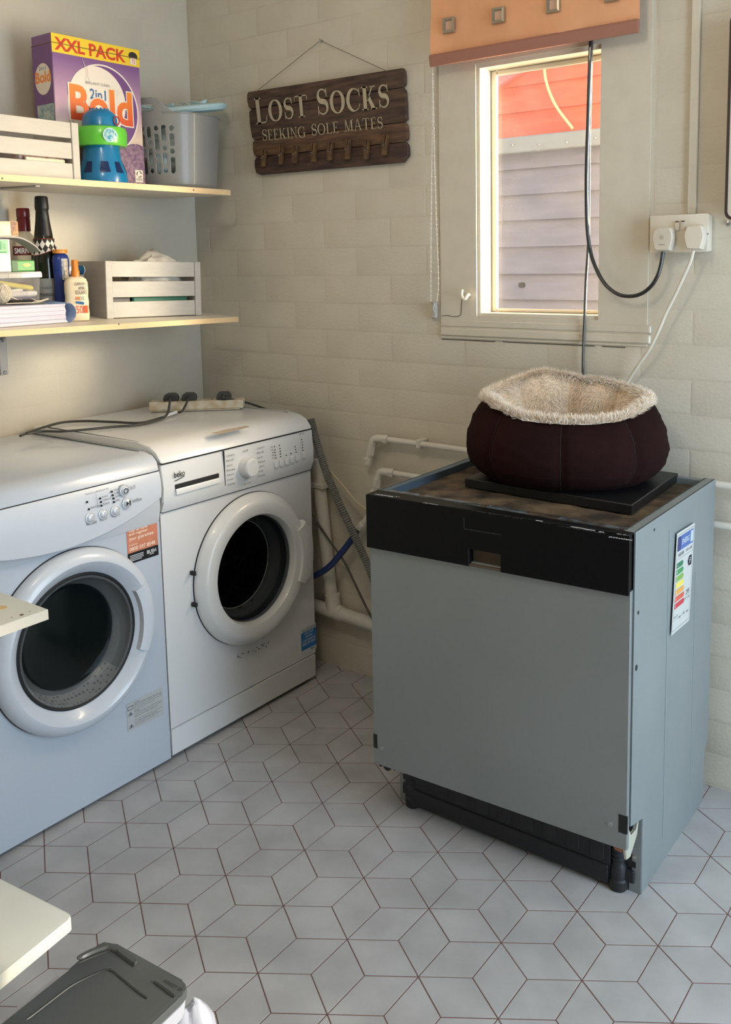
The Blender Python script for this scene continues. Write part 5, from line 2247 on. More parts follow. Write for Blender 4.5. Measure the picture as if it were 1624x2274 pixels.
xb = .200
bt_l, bt_r = at(113, 82, 0, xb), at(308, 107, 0, xb)
by0, by1 = bt_l.y, bt_r.y
bzt = (bt_l.z + bt_r.z) / 2 + .004
bzb_ = up(xb, (by0 + by1) / 2) + .0015
BW, BH, BD = by1 - by0, bzt - bzb_, .092
M_purple = gradient_mat('purple_print', ((0, (150, 112, 140)), (.20, (176, 142, 150)), (.34, (226, 200, 178)), (.55, (186, 150, 170)), (.85, (122, 84, 136))), bzb_, bzt)
box_ = thing('detergent_box', 'large purple washing powder box with yellow XXL PACK band', 'box', (xb - BD / 2, (by0 + by1) / 2, bzb_))
g = G()
g.box(xb - BD, xb, by0, by1, bzb_, bzt, .002)
g.done('carton', M_purple, box_)
BM = F((xb + .0004, by0, bzb_), (0, 1, 0), (0, 0, 1))


def bx(name, pts, m, z=.0, t=.0003, parent=box_, M=None):
    g = G()
    M = M or BM
    g._f([g.bm.verts.new(M @ V((p[0], p[1], z))) for p in pts])
    return g.done(name, m, parent, ang=0)


M_yel = mat('yellow_print', (236, 200, 52), .4)
M_redt = mat('red_print', (204, 62, 36), .4)
M_crm = mat('cream_white_print', (234, 222, 206), .4)
M_pur2 = mat('deep_purple_print', (112, 72, 128), .4)
M_org = gradient_mat('orange_print', ((0, (214, 70, 40)), (1, (240, 140, 50))), bzb_ + BH * .42, bzb_ + BH * .70)
M_bluet = mat('blue_print', (52, 104, 152), .4)
band = bx('yellow_band', ((0, BH * .872), (BW, BH * .872), (BW, BH - .001), (0, BH - .001)), M_yel, .0002)
text('XXL PACK', BM @ Matrix.Translation((BW * .03, BH * .888, .0006)), BW * .80, BH * .088, M_redt, band, off=.03)
bx('load_badge', [(BW * .92 + .016 * math.cos(k * PI / 8), BH * .945 + .012 * math.sin(k * PI / 8)) for k in range(16)], M_logo, .0008, parent=band)
bx('load_label', ((BW * .885, BH * .885), (BW * .955, BH * .885), (BW * .955, BH * .93), (BW * .885, BH * .93)), M_crm, .001, parent=band)
text('75', BM @ Matrix.Translation((BW * .90, BH * .892, .0014)), BW * .04, BH * .030, M_redt, band)
g = G()
g.box(-.0008, BW + .0008, BH * .932, BH * .937, -.0004, .0010, 0, BM)
g.box(xb - BD - .0005, xb - .001, by0 - .0008, by0, bzb_ + BH * .932, bzb_ + BH * .937)
g.done('lid_tear', mat('tear_brown', (112, 88, 40), .8), box_, ang=0)
em = (BW * .545, BH * .535)
bx('emblem_ring', [(em[0] + BW * .41 * math.cos(k * PI / 32), em[1] + BW * .42 * math.sin(k * PI / 32)) for k in range(64)], M_crm, .0003)
bx('emblem_purple', [(em[0] + BW * .395 * math.cos(k * PI / 32), em[1] + BW * .405 * math.sin(k * PI / 32)) for k in range(64)], M_pur2, .0005)
bx('emblem_white', [(BW * .475 + BW * .325 * math.cos(k * PI / 32), BH * .585 + BW * .325 * math.sin(k * PI / 32)) for k in range(64)], M_crm, .0007)
bx('emblem_white', [(BW * p, BH * q) for p, q in ((.15, .58), (.42, .60), (.42, .30), (.30, .32), (.20, .40), (.155, .48))], M_crm, .0008)
text('BRILLIANT CLEAN', BM @ Matrix.Translation((BW * .345, BH * .695, .0012)), BW * .27, BH * .018, M_greypr, box_)
text('2in1', BM @ Matrix.Translation((BW * .385, BH * .595, .0012)), BW * .185, BH * .072, M_bluet, box_, off=.02)
for (s, o_, m, z) in (('Bold', .055, M_crm, .0014), ('Bold', .03, M_org, .0018)):
    text(s, BM @ Matrix.Translation((BW * (.145 if o_ > .05 else .158), BH * (.425 if o_ > .05 else .434), z)), BW * (.745 if o_ > .05 else .72), BH * (.262 if o_ > .05 else .245), m, box_, off=o_)
g = G()
for k, (c, n_, L) in enumerate(((( .365, .77), 8, .10), ((.71, .665), 6, .05))):
    for i in range(n_):
        a = 2 * PI * i / n_ + .35 + .2 * (i % 2)
        l = L * BW * (1.5 if i % 2 == 0 else .9)
        p0 = (BW * c[0], BH * c[1])
        d = (math.cos(a), math.sin(a))
        g._f([g.bm.verts.new(BM @ V((p0[0] + q[0], p0[1] + q[1], .0021))) for q in ((-d[1] * .0012 + d[0] * .003, d[0] * .0012 + d[1] * .003), (d[1] * .0012 + d[0] * .003, -d[0] * .0012 + d[1] * .003), (d[0] * l, d[1] * l))])
g.done('sparkle', M_crm, box_, ang=0)['kind'] = 'stuff'
random.seed(9)
M_lav = mat('lavender_field_print', (150, 120, 136), .5, col2=(104, 72, 106), vs=90, detail=8)
bx('lavender_field', ((BW * .55, BH * .005), (BW * .998, BH * .005), (BW * .998, BH * .30), (BW * .92, BH * .315), (BW * .84, BH * .31), (BW * .70, BH * .27), (BW * .55, BH * .22)), M_lav, .0010)
rl = bx('recycling_label', ((BW * .875, BH * .035), (BW * .97, BH * .035), (BW * .97, BH * .125), (BW * .875, BH * .125)), M_crm, .0014)
text('100%', BM @ Matrix.Translation((BW * .885, BH * .048, .0018)), BW * .075, BH * .018, M_greypr, rl)
g = G()
cc = (BW * .922, BH * .095)
for k in range(3):
    a0 = k * 2 * PI / 3
    g.tube([BM @ V((cc[0] + .0085 * math.cos(a0 + q), cc[1] + .0085 * math.sin(a0 + q), .0018)) for q in (.2, .7, 1.2, 1.7)], [.0014, .0014, .0014, .0003], 4)
g.done('recycling_symbol', M_logo, rl)['kind'] = 'stuff'
# left side of the carton
LM = F((xb - BD, by0 - .0005, bzb_), (1, 0, 0), (0, 0, 1))
bx('side_panel_print', ((0.001, .001), (BD - .001, .001), (BD - .001, BH * .93), (.001, BH * .93)), M_pur2, .0001, M=LM)
bx('side_emblem', [(BD * .5 + BD * .40 * math.cos(k * PI / 16), BH * .705 + BH * .105 * math.sin(k * PI / 16)) for k in range(32)], M_crm, .0004, M=LM)
text('Bold', LM @ Matrix.Translation((BD * .12, BH * .68, .0008)), BD * .76, BH * .075, M_org, box_, off=.03)
text('2in1', LM @ Matrix.Translation((BD * .32, BH * .765, .0008)), BD * .34, BH * .026, M_bluet, box_)
bx('side_leaflet', ((BD * .12, BH * .40), (BD * .97, BH * .40), (BD * .97, BH * .535), (BD * .12, BH * .535)), mat('pale_blue_print', (120, 150, 156), .5, col2=(190, 200, 196), vs=70), .0004, M=LM)

# ------------------------------------------------------------------ blue and green toy lantern
xt = .306
tcn = at(231, 330, 0, xt)
tz = up(xt, tcn.y) + .001


def rz(pxl, pxr, py):
    a, b = at(pxl, py, 0, xt), at(pxr, py, 0, xt)
    # half width seen across the sight line
    d = V((ray(231, 330).x, ray(231, 330).y, 0)).normalized()
    s = V((d.y, -d.x, 0))
    pa, pb = at(pxl, py, 0, xt), at(pxr, py, 0, xt)
    w = (pxr - pxl) * (pa - CAM).length / FPX * .985
    return w / 2, a.z - tz


toy = thing('toy_lantern', 'blue plastic toy lantern with a bright green band on the upper shelf', 'toy', (xt - .03, tcn.y, tz))
tc_ = V((xt - .036, tcn.y + .018, tz))
M_teal = mat('teal_blue_plastic', (12, 112, 160), .3, coat=.3)
M_lime = mat('lime_green_plastic', (96, 190, 60), .3, coat=.3)
R0, _ = rz(178, 285, 398)
pf_ = [(R0, 0)] + [rz(*q) for q in ((178.5, 284.5, 392), (180, 283, 378), (184, 278, 366), (187, 268, 345), (188, 264, 318))]
g = G()
g.lathe(pf_, 40, Matrix.Translation(tc_))
bodyp = list(pf_)


def bodyR(z):
    for (ra, za), (rb, zb) in zip(bodyp, bodyp[1:]):
        if za <= z <= zb:
            return ra + (rb - ra) * (z - za) / max(zb - za, 1e-6)
    return bodyp[-1][0]


body_ = g.done('body', M_teal, toy, ang=50)
pf_ = [rz(*q) for q in ((178, 282, 318), (174, 284, 312), (173, 285, 285), (176, 282, 276), (186, 262, 272))]
g = G()
g.lathe(pf_, 40, Matrix.Translation(tc_))
gb = g.done('green_band', M_lime, toy, ang=50)
pf_ = [rz(*q) for q in ((187, 262, 272), (188, 261, 256), (191, 258, 246), (200, 250, 239), (206, 244, 236))]
g = G()
g.lathe(pf_, 40, Matrix.Translation(tc_))
for k in range(14):
    a = 2 * PI * k / 14
    r_, z_ = pf_[-1]
    g.ball(tc_ + V((math.cos(a) * r_, math.sin(a) * r_, z_)), .003, 6, 4)
g.done('dome', M_teal, toy, ang=50)
vd = math.atan2(CAM.y - tc_.y, CAM.x - tc_.x)
for da, w_ in ((-.62, .20), (.12, .22), (.80, .20), (-1.4, .2), (1.6, .2)):
    g = G()
    rr = []
    z0, z1 = rz(180, 280, 380)[1], rz(185, 270, 355)[1]
    for z in [z0 + (z1 - z0) * q / 8 for q in range(9)]:
        k = (z - z0) / (z1 - z0)
        r = bodyR(z) + .0010
        ww = w_ * (1 - .25 * k)
        rr.append([tc_ + V((math.cos(vd + da + s * ww) * r, math.sin(vd + da + s * ww) * r, z)) for s in (-1, -.5, 0, .5, 1)])
    g.loft(rr, False, False, False)
    g.done('window', mat('navy_opening', (10, 34, 78), .3), body_, ang=0)
g = G()
r_b, zb_ = rz(173.5, 284.5, 296)
g.lathe([(1, 0), (.96, .0006), (.0001, .0012)], 24, Matrix.Translation(tc_ + V((math.cos(vd + .36) * (r_b + .0002), math.sin(vd + .36) * (r_b + .0002), zb_))) @ Matrix.Rotation(vd + .36, 4, 'Z') @ Matrix(((0, 0, 1, 0), (.020, 0, 0, 0), (0, .019, 0, 0), (0, 0, 0, 1))), cap0=False)
bd_ = g.done('badge', mat('badge_pale', (196, 222, 220), .35), gb)
g = G()
g.lathe([(1, 0), (.96, .0005), (.0001, .0008)], 24, Matrix.Translation(tc_ + V((math.cos(vd + .36) * (r_b + .0008), math.sin(vd + .36) * (r_b + .0008), zb_))) @ Matrix.Rotation(vd + .36, 4, 'Z') @ Matrix(((0, 0, 1, 0), (.0175, 0, 0, 0), (0, .0165, 0, 0), (0, 0, 0, 1))), cap0=False)
g.done('badge_face', mat('badge_teal', (46, 138, 164), .35, col2=(188, 216, 206), vs=120), bd_)
g = G()
lp = at(262, 258, 0, xt)
g.tube([tc_ + V((math.cos(vd + 1.0) * .052, math.sin(vd + 1.0) * .052, rz(187, 262, 268)[1] + .008)) + V((0, .009 * math.cos(a), .011 * math.sin(a))) for a in [2 * PI * k / 16 for k in range(17)]], .0016, 6)
g.done('red_loop', mat('red_loop', (150, 22, 26), .5), toy)

# ------------------------------------------------------------------ grey laundry basket with hanger
M_bask = mat('grey_basket_plastic', (140, 138, 132), .38, coat=.15)
bc_ = V((.150, -.214, 0))
pL, pR = at(314, 260, 0, .23), at(487, 255, 0, .12)
bzs = up(bc_.x, bc_.y) + .001
rt_, rb_ = .1435, .126
hb = at(440, 256, 0, .27).z - bzs
vdb = math.atan2(CAM.y - bc_.y, CAM.x - bc_.x)
hand_a = vdb - .80       # handle direction, toward the box side
NU, NV = 400, 168
MAXH = hb + .048


def bask(a, z):
    k = min(z / hb, 1.15)
    r = rb_ + (rt_ - rb_) * k
    if z < .012:
        r *= .94 + .06 * math.sqrt(max(0, z / .012))
    # slightly flattened front
    return bc_ + V((math.cos(a) * r, math.sin(a) * r * 1.02, bzs + z))


def basket_keep(a, z):
    d = (a - hand_a + PI) % (2 * PI) - PI
    top = hb + .044 / (1 + math.exp((abs(d) - .66) / .07))
    if z > top:
        return False
    # handle slot
    u = d * rt_
    zc = hb + .014
    du = max(0, abs(u) - .052)
    if math.hypot(du, z - zc) < .0105:
        return False
    # pattern of slots and dots
    base_ = (((.131, 0), (.1055, .0115), (.081, 0), (.0505, .0175)), ((.1195, .0175), (.088, 0), (.064, .011), (.039, 0)), ((.131, 0), (.1005, .0175), (.070, 0), (.045, .011)), ((.1225, .0095), (.1005, 0), (.0695, .0175), (.039, 0)))
    cols_ = [(.112 - .0235 * k, base_[k % 4]) for k in range(10)]
    if abs(d) < 1.3:
        for cu_, items in cols_:
            if abs(u - cu_) < .0075:
                for (zc_, hl) in items:
                    zz_ = zc_ * hb / .165
                    dz = max(0, abs(z - zz_) - hl)
                    if math.hypot(u - cu_, dz) < .0068:
                        return False
    return True


g = G()
Vt = {}
for j in range(NV):
    for i in range(NU):
        a = hand_a + 2 * PI * (i + .5) / NU
        z = MAXH * (j + .5) / NV
        if not basket_keep(a, z):
            continue
        q = []
        for (di, dj) in ((0, 0), (1, 0), (1, 1), (0, 1)):
            key = ((i + di) % NU, j + dj)
            if key not in Vt:
                aa = hand_a + 2 * PI * (key[0]) / NU
                Vt[key] = g.bm.verts.new(bask(aa, MAXH * key[1] / NV))
            q.append(Vt[key])
        g._f(q)
bmesh.ops.recalc_face_normals(g.bm, faces=g.bm.faces)
basket = thing('laundry_basket', 'grey plastic basket with slotted holes at the right of the upper shelf', 'basket', (bc_.x, bc_.y, bzs))
wl = g.done('wall', M_bask, basket, ang=40)
so = wl.modifiers.new('thick', 'SOLIDIFY')
so.thickness = .0026
so.offset = -1
g = G()
g.lathe([(rb_ * .93, 0), (rb_ * .93, .003)], 48, Matrix.Translation((bc_.x, bc_.y, bzs)))
g.done('base', M_bask, basket)
g = G()
rim = []
for k in range(121):
    a = hand_a + .62 + (2 * PI - 1.24) * k / 120
    rim.append(bask(a, hb) + V((math.cos(a), math.sin(a), 0)) * .001)
g.tube(rim, .0022, 6)
g.done('rim', M_bask, basket)
M_pale = mat('pale_blue_plastic', (178, 206, 208), .35, coat=.2)
hg = thing('peg_hanger', 'pale blue plastic peg hanger piled in the grey basket', 'hanger', (bc_.x, bc_.y, bzs + hb))
HM = Matrix.Translation((bc_.x - .005, bc_.y + .035, bzs + hb + .030)) @ Matrix.Rotation(.9, 4, 'Z') @ Matrix.Rotation(.12, 4, 'X') @ Matrix.Rotation(-.12, 4, 'Y')
rp = [HM @ V((p[0], p[1], 0)) for p in rpoly(.27, .20, .07, 8)]
g = G()
g.tube(smooth(rp + [rp[0]], 3), .0115, 8)
g.done('frame', M_pale, hg)
for p, q in (((-.13, 0), (.13, 0)), ((0, -.095), (0, .095)), ((-.10, .06), (.10, .06))):
    g = G()
    g.tube([HM @ V((p[0], p[1], 0)), HM @ V((q[0], q[1], 0))], .005, 6)
    g.done('cross_bar', M_pale, hg)


def clip_peg(M, parent):
    g = G()
    g.box(-.007, -.001, -.005, .005, -.038, .038, .0012, M @ Matrix.Rotation(.07, 4, 'Y'))
    g.box(.001, .007, -.005, .005, -.038, .038, .0012, M @ Matrix.Rotation(-.07, 4, 'Y'))
    o = g.done('clip_peg', M_pale, parent)
    g = G()
    g.tube([M @ V((.0085 * math.cos(a), -.006, .008 * math.sin(a))) for a in [2 * PI * k / 10 for k in range(11)]], .0012, 5)
    g.done('peg_ring', M_pale, o)


pr_ = at(492, 262, 0, bc_.x - .02)
clip_peg(Matrix.Translation(pr_) @ Matrix.Rotation(vdb + PI / 2, 4, 'Z'), hg)
random.seed(4)
for k in range(7):
    M = HM @ Matrix.Translation((random.uniform(-.09, .09), random.uniform(-.06, .07), random.uniform(.004, .016))) @ Matrix.Rotation(random.uniform(0, 6), 4, 'Z') @ Matrix.Rotation(1.3, 4, 'X')
    clip_peg(M, hg)
g = G()
for k in range(9):
    c = HM @ V((-.07 + k * .013, -.04 + .006 * k, .018))
    A_ = Matrix.Translation(c) @ Matrix.Rotation(k * 1.3, 4, 'X') @ Matrix.Rotation(.6, 4, 'Z')
    g.tube([A_ @ V((.009 * math.cos(a), .005 * math.sin(a), 0)) for a in [2 * PI * q / 12 for q in range(13)]], .0013, 5)
g.done('chain_links', M_pale, hg)['kind'] = 'stuff'
I4 = Matrix.Translation((bc_.x, bc_.y, bzs))
blob('pale_cloth', mat('pale_blue_cloth', (196, 214, 214), .85, bump=.2, bs=50), I4, 0, 0, .10, .105, .105, .085, .25, 2.2, 'pale blue cloth stuffed inside the grey basket', 'cloth', 5)

# ------------------------------------------------------------------ bottles and things on the lower shelf
def base(px, x, py=640):
    y = at(px, py, 0, x).y
    return V((x, y, low(x, y) + .0008))


def hz(b, px, py):
    return at(px, py, 0, b.x).z - b.z


def pw_(b, wpx):
    return wpx * (b - CAM).length / FPX


# sunscreen
b = base(169, .228)
sun = thing('sunscreen_bottle', 'cream sunscreen spray bottle with an orange pump on the lower shelf', 'bottle', b)
M_crb = mat('cream_bottle_plastic', (236, 216, 180), .4, coat=.1)
Hs = hz(b, 169, 614)
w = pw_(b, 49) / 2
rr = []
yaw = math.radians(-28)
for z, k in ((0, .90), (.004, .97), (.02, 1.0), (.035, .955), (.05, 1.0), (.065, .945), (.08, .99), (Hs * .86, .97), (Hs * .94, .86), (Hs * .985, .62), (Hs, .45)):
    ring = []
    for i in range(28):
        a = 2 * PI * i / 28
        ca, sa = math.cos(a), math.sin(a)
        sx, sy = abs(ca) ** .7 * (1 if ca > 0 else -1), abs(sa) ** .7 * (1 if sa > 0 else -1)
        p = V((sx * w * .60 * k, sy * w * k, 0))
        ring.append(b + Matrix.Rotation(yaw, 3, 'Z') @ p + V((0, 0, z)))
    rr.append(ring)
g = G()
g.loft(rr)
g.done('body', M_crb, sun, ang=60)
M_orange = mat('orange_cap_plastic', (226, 130, 38), .35, coat=.2)
Hc = hz(b, 168, 577)
g = G()
g.lathe([(.0115, Hs - .002), (.0115, Hs + .014), (.0095, Hs + .018), (.0085, Hc - .002), (.0075, Hc)], 24, Matrix.Translation(b))
g.done('pump_cap', M_orange, sun, ang=40)
rd = Matrix.Rotation(yaw, 3, 'Z')
SF = F(b + rd @ V((w * .61, 0, 0)), rd @ V((0, 1, 0)), (0, 0, 1))
for (s, x, z, ww, hh, m) in (('GARNIER', -.18, .80, .95, .07, M_greypr), ('AMBRE', .10, .70, .62, .07, M_logo), ('SOLAIRE', -.15, .60, .95, .085, M_logo), ('50', -.15, .17, .55, .17, mat('orange_print_2', (232, 96, 40), .4))):
    text(s, SF @ Matrix.Translation((x * w, z * Hs, .0008)), ww * w, hh * Hs, m, sun)
for k, ch in enumerate('KIDS'):
    text(ch, SF @ Matrix.Translation(((-.18 + .19 * k) * w, .47 * Hs, .0008)), .15 * w, .075 * Hs, (mat('kids_red', (214, 60, 40), .4), M_orange, M_bluet, mat('kids_green', (60, 140, 80), .4))[k], sun)
g = G()
g.prism([(-.18 * w, .40 * Hs), (.45 * w, .36 * Hs), (.55 * w, .40 * Hs), (.40 * w, .43 * Hs), (-.15 * w, .445 * Hs)], .0004, SF, w0=.0004)
g.done('blue_wave', M_bluet, sun, ang=0)
g = G()
g.prism([(.46 * w, .17 * Hs), (.80 * w, .17 * Hs), (.80 * w, .34 * Hs), (.46 * w, .34 * Hs)], .0004, SF, w0=.0004)
g.done('orange_block', mat('orange_print_3', (226, 100, 44), .4), sun, ang=0)

# navy bottle with orange cap
b = base(138, .172)
nb_ = thing('navy_bottle', 'navy blue lotion bottle with a flat orange cap', 'bottle', b)
w = pw_(b, 40) / 2
Hn = hz(b, 137, 563)
g = G()
g.lathe([(w * .86, 0), (w * .9, .004), (w * .88, Hn * .25), (w * .80, Hn * .5), (w * .88, Hn * .75), (w * .92, Hn * .9), (w * .80, Hn * .97), (w * .5, Hn)], 32, Matrix.Translation(b), sx=.8)
g.done('body', mat('navy_plastic', (24, 52, 128), .35, coat=.2), nb_, ang=60)
g = G()
g.lathe([(w * .78, Hn + .0002), (w * .80, Hn + .008), (w * .74, Hn + .011)], 32, Matrix.Translation(b), sx=.8)
g.done('cap', mat('amber_cap', (206, 132, 44), .4), nb_)
va = math.atan2(CAM.y - b.y, CAM.x - b.x)
g = G()
rr = []
for z in (Hn * .60, Hn * .92):
    rr.append([b + V((math.cos(va + s) * w * .93 * .9, math.sin(va + s) * w * .95, z)) for s in (.15, .35, .55, .75, .95)])
g.loft(rr, False, False, False)
g.done('back_label', mat('silver_label', (206, 200, 190), .4, col2=(150, 146, 142), vs=160), nb_)

# prosecco
b = base(104, .118)
pro = thing('prosecco_bottle', 'dark green sparkling wine bottle with black foil and chequered collar', 'bottle', b)
Hp = hz(b, 103, 436)
w = pw_(b, 56) / 2
g = G()
zn = lambda py: hz(b, 103, py)
g.lathe([(w * .96, 0), (w, .004), (w, zn(585)), (w * .93, zn(565)), (w * .72, zn(535)), (w * .62, zn(520)), (w * .44, zn(485)), (w * .36, Hp - .01)], 36, Matrix.Translation(b))
g.done('glass', mat('dark_green_glass', (22, 26, 16), .12, spec=.6), pro, ang=60)
g = G()
g.lathe([(w * .655, zn(524)), (w * .50, zn(490)), (w * .44, zn(468)), (w * .485, zn(466)), (w * .50, zn(460)), (w * .46, zn(440)), (w * .42, Hp - .001), (w * .3, Hp)], 32, Matrix.Translation(b))
g.done('foil', mat('black_foil', (20, 19, 19), .45), pro, ang=40)
va = math.atan2(CAM.y - b.y, CAM.x - b.x)
M_ck = bpy.data.materials.new('chequered_collar')
M_ck.use_nodes = True
nt = M_ck.node_tree
bb = nt.nodes['Principled BSDF']
bb.inputs['Roughness'].default_value = .5
uvn = nt.nodes.new('ShaderNodeUVMap')
ck = nt.nodes.new('ShaderNodeTexChecker')
ck.inputs['Scale'].default_value = 1.0
ck.inputs[1].default_value = lin((16, 15, 16))
ck.inputs[2].default_value = lin((226, 218, 206))
nt.links.new(uvn.outputs[0], ck.inputs['Vector'])
nt.links.new(ck.outputs[0], bb.inputs['Base Color'])
me = bpy.data.meshes.new('collar')
vs, fs, uvs = [], [], []
nA, nZ = 40, 6
z0c, z1c = zn(562), zn(531)


def rcol(z):
    za, zb2 = zn(565), zn(530)
    return w * (.93 + (.70 - .93) * (z - za) / (zb2 - za)) + .0012


for j in range(nZ + 1):
    for i in range(nA + 1):
        a = 2 * PI * i / nA
        wav = .006 * math.sin(2 * (a - va)) * (1 - j / nZ)
        z = z0c + (z1c - z0c) * j / nZ + wav
        r = rcol(z)
        vs.append((b.x + math.cos(a) * r, b.y + math.sin(a) * r, b.z + z))
for j in range(nZ):
    for i in range(nA):
        q = [j * (nA + 1) + i, j * (nA + 1) + i + 1, (j + 1) * (nA + 1) + i + 1, (j + 1) * (nA + 1) + i]
        fs.append(q)
        for (ii, jj) in ((i, j), (i + 1, j), (i + 1, j + 1), (i, j + 1)):
            u_, v_ = ii * 26 / nA, jj * 3.2 / nZ
            uvs.append(((u_ + v_) * .5 + .01, (u_ - v_) * .5 + .01))
me.from_pydata(vs, [], fs)
ul = me.uv_layers.new(name='UVMap')
for k, c in enumerate(uvs):
    ul.data[k].uv = c
col_ = link('collar', me, M_ck, pro, 60)
for zc_ in (z0c - .0005, z1c):
    g = G()
    g.tube([V((b.x + math.cos(a) * (rcol(zc_ + (.006 * math.sin(2 * (a - va)) if zc_ < z1c - .001 else 0)) + .0004), b.y + math.sin(a) * (rcol(zc_) + .0004), b.z + zc_ + (.006 * math.sin(2 * (a - va)) if zc_ < z1c - .001 else 0))) for a in [2 * PI * k / 40 for k in range(41)]], .0009, 5)
    g.done('red_edge', mat('red_edge_%d' % (zc_ > z0c), (150, 44, 42), .5), col_)
g = G()
rr = []
for z in (.012, zn(618)):
    rr.append([b + V((math.cos(va + s) * (w + .0006), math.sin(va + s) * (w + .0006), z)) for s in [-1.1 + .2 * k for k in range(12)]])
g.loft(rr, False, False, False)
plb = g.done('label', mat('grey_paper_label', (150, 146, 136), .6), pro)
rr_ = V((-math.sin(va), math.cos(va), 0))
LFm = F(b + V((math.cos(va), math.sin(va), 0)) * (w + .002), rr_, (0, 0, 1))
text('PIAZZA', LFm @ Matrix.Translation((-.012, zn(641), 0)), .026, .006, M_greypr, plb, name='lettering')
text('Prosecco', LFm @ Matrix.Translation((-.026, zn(657), 0)), .046, .012, M_logo, plb, name='lettering')

# vodka
b = base(62, .055)
vk = thing('vodka_bottle', 'clear spirit bottle with a dark red cap behind the pen tub', 'bottle', b)
zn = lambda py: hz(b, 62, py)
w = pw_(b, 50) / 2
g = G()
g.lathe([(w * .95, 0), (w, .005), (w, zn(545)), (w * .9, zn(530)), (w * .5, zn(517)), (w * .42, zn(512)), (w * .42, zn(470))], 32, Matrix.Translation(b))
g.done('glass', clear_mat('bottle_glass', (.86, .86, .84), (206, 200, 190), .30, .3, .05)[0], vk, ang=60)
g = G()
g.lathe([(w * .53, zn(514)), (w * .53, zn(486)), (w * .50, zn(484)), (w * .54, zn(482)), (w * .53, zn(466)), (w * .48, zn(463))], 28, Matrix.Translation(b))
g.done('cap', mat('dark_red_cap', (118, 20, 24), .3, coat=.3), vk, ang=35)
va = math.atan2(CAM.y - b.y, CAM.x - b.x)
g = G()
rr = []
for z in (zn(567), zn(547)):
    rr.append([b + V((math.cos(va + s) * (w + .0006), math.sin(va + s) * (w + .0006), z)) for s in [-1.2 + .2 * k for k in range(13)]])
g.loft(rr, False, False, False)
vl_ = g.done('red_label', mat('dark_red_label', (112, 26, 30), .5), vk)
text('SMIRNOFF', F(b + V((math.cos(va), math.sin(va), 0)) * (w + .0016) + V((0, 0, zn(563.5))) - V((-math.sin(va), math.cos(va), 0)) * w * .82, (-math.sin(va), math.cos(va), 0), (0, 0, 1)), w * 1.75, .016, M_crm, vl_, off=.02)

# tube behind the sunscreen
b = base(183, .10, 599)
g = G()
c = at(184, 599, 0, .13)
g.lathe([(.0125, 0), (.013, .003), (.013, .06), (.012, .064)], 20, F(c, (1, 0, 0), (0, 0, 1)) @ Matrix.Rotation(0, 4, 'X'))
tb = thing('cream_tube_box', 'white and blue tube lying on a carton behind the sunscreen', 'tube', (c.x, c.y, c.z - .0135))
g.done('tube', mat('tube_white_blue', (206, 214, 216), .4), tb)
g = G()
g.lathe([(.0132, .004), (.0132, .03)], 20, F(c, (1, 0, 0), (0, 0, 1)))
g.done('blue_band', mat('tube_blue', (30, 86, 120), .4), tb)
g = G()
zz0 = low(c.x, c.y) + .001
g.box(c.x - .03, c.x + .02, c.y - .03, min(c.y + .028, -.566), zz0, c.z - .0132, .002)
tag(g.done('small_carton', mat('grey_small_carton', (150, 150, 150), .6)), 'small grey carton hidden behind the sunscreen bottle', 'carton')

# paper stack in a blue folder
M_paper = mat('white_paper_edges', (196, 193, 206), .8, var=.04, vs=90, stretch=(.2, .2, 6))
M_fold = mat('blue_plastic_folder', (104, 124, 156), .25, coat=.3)
yR = at(150, 706, 0, .262).y
st_ = thing('paper_stack', 'thick stack of white papers in a blue folder on the lower shelf', 'papers', (.2, yR - .15, low(.2, yR - .15)))
pz = lambda x, y: low(x, y) + .0015
random.seed(2)
zc_ = 0
Htot = .050
hs = [.009, .013, .010, .011, .007]
for k, h_ in enumerate(hs):
    dx = random.uniform(-.004, .004)
    g = G()
    vs = []
    for dz in (zc_, zc_ + h_ - .0004):
        vs.append([V((x, y, pz(x, y) + dz)) for x, y in ((.114, -1.22), (.292 + dx, -1.22), (.292 + dx - .004, -.93), (.258 + dx, yR + random.uniform(-.006, .002)), (.112, yR + .01))])
    g.loft(vs)
    g.done('sheaf', M_paper, st_, ang=20)
    zc_ += h_
g = G()
n = 14
rr = []
for (x0, s) in ((.262, 0), (.114, 1)):
    ring = []
    yy = yR + (.008 if s else .004)
    ring.append(V((x0, yy - .06, pz(x0, yy) + zc_ + .0012)))
    for k in range(n + 1):
        a = PI / 2 - PI * k / n
        ring.append(V((x0, yy + (.012 if s else .024) * math.cos(a), pz(x0, yy) + zc_ / 2 + .0004 + (zc_ / 2 + .0012) * math.sin(a))))
    rr.append(ring)
g.loft(rr, False, False, False)
fo = g.done('blue_folder', M_fold, st_, ang=60)
fo.modifiers.new('thick', 'SOLIDIFY').thickness = .0008
g = G()
g.grid(lambda u, v: V((.255 - .14 * u, -1.2 + (yR + 1.15) * v, pz(.255 - .14 * u, -1.2 + (yR + 1.15) * v) + zc_ + .0014 + .002 * abs(noise.noise(V((u * 5, v * 7, 0))))), ), 16, 16)
g.done('folder_flap', mat('grey_folder_flap', (168, 170, 172), .35), st_, ang=60)
ztop = lambda x, y: pz(x, y) + zc_ + .0042


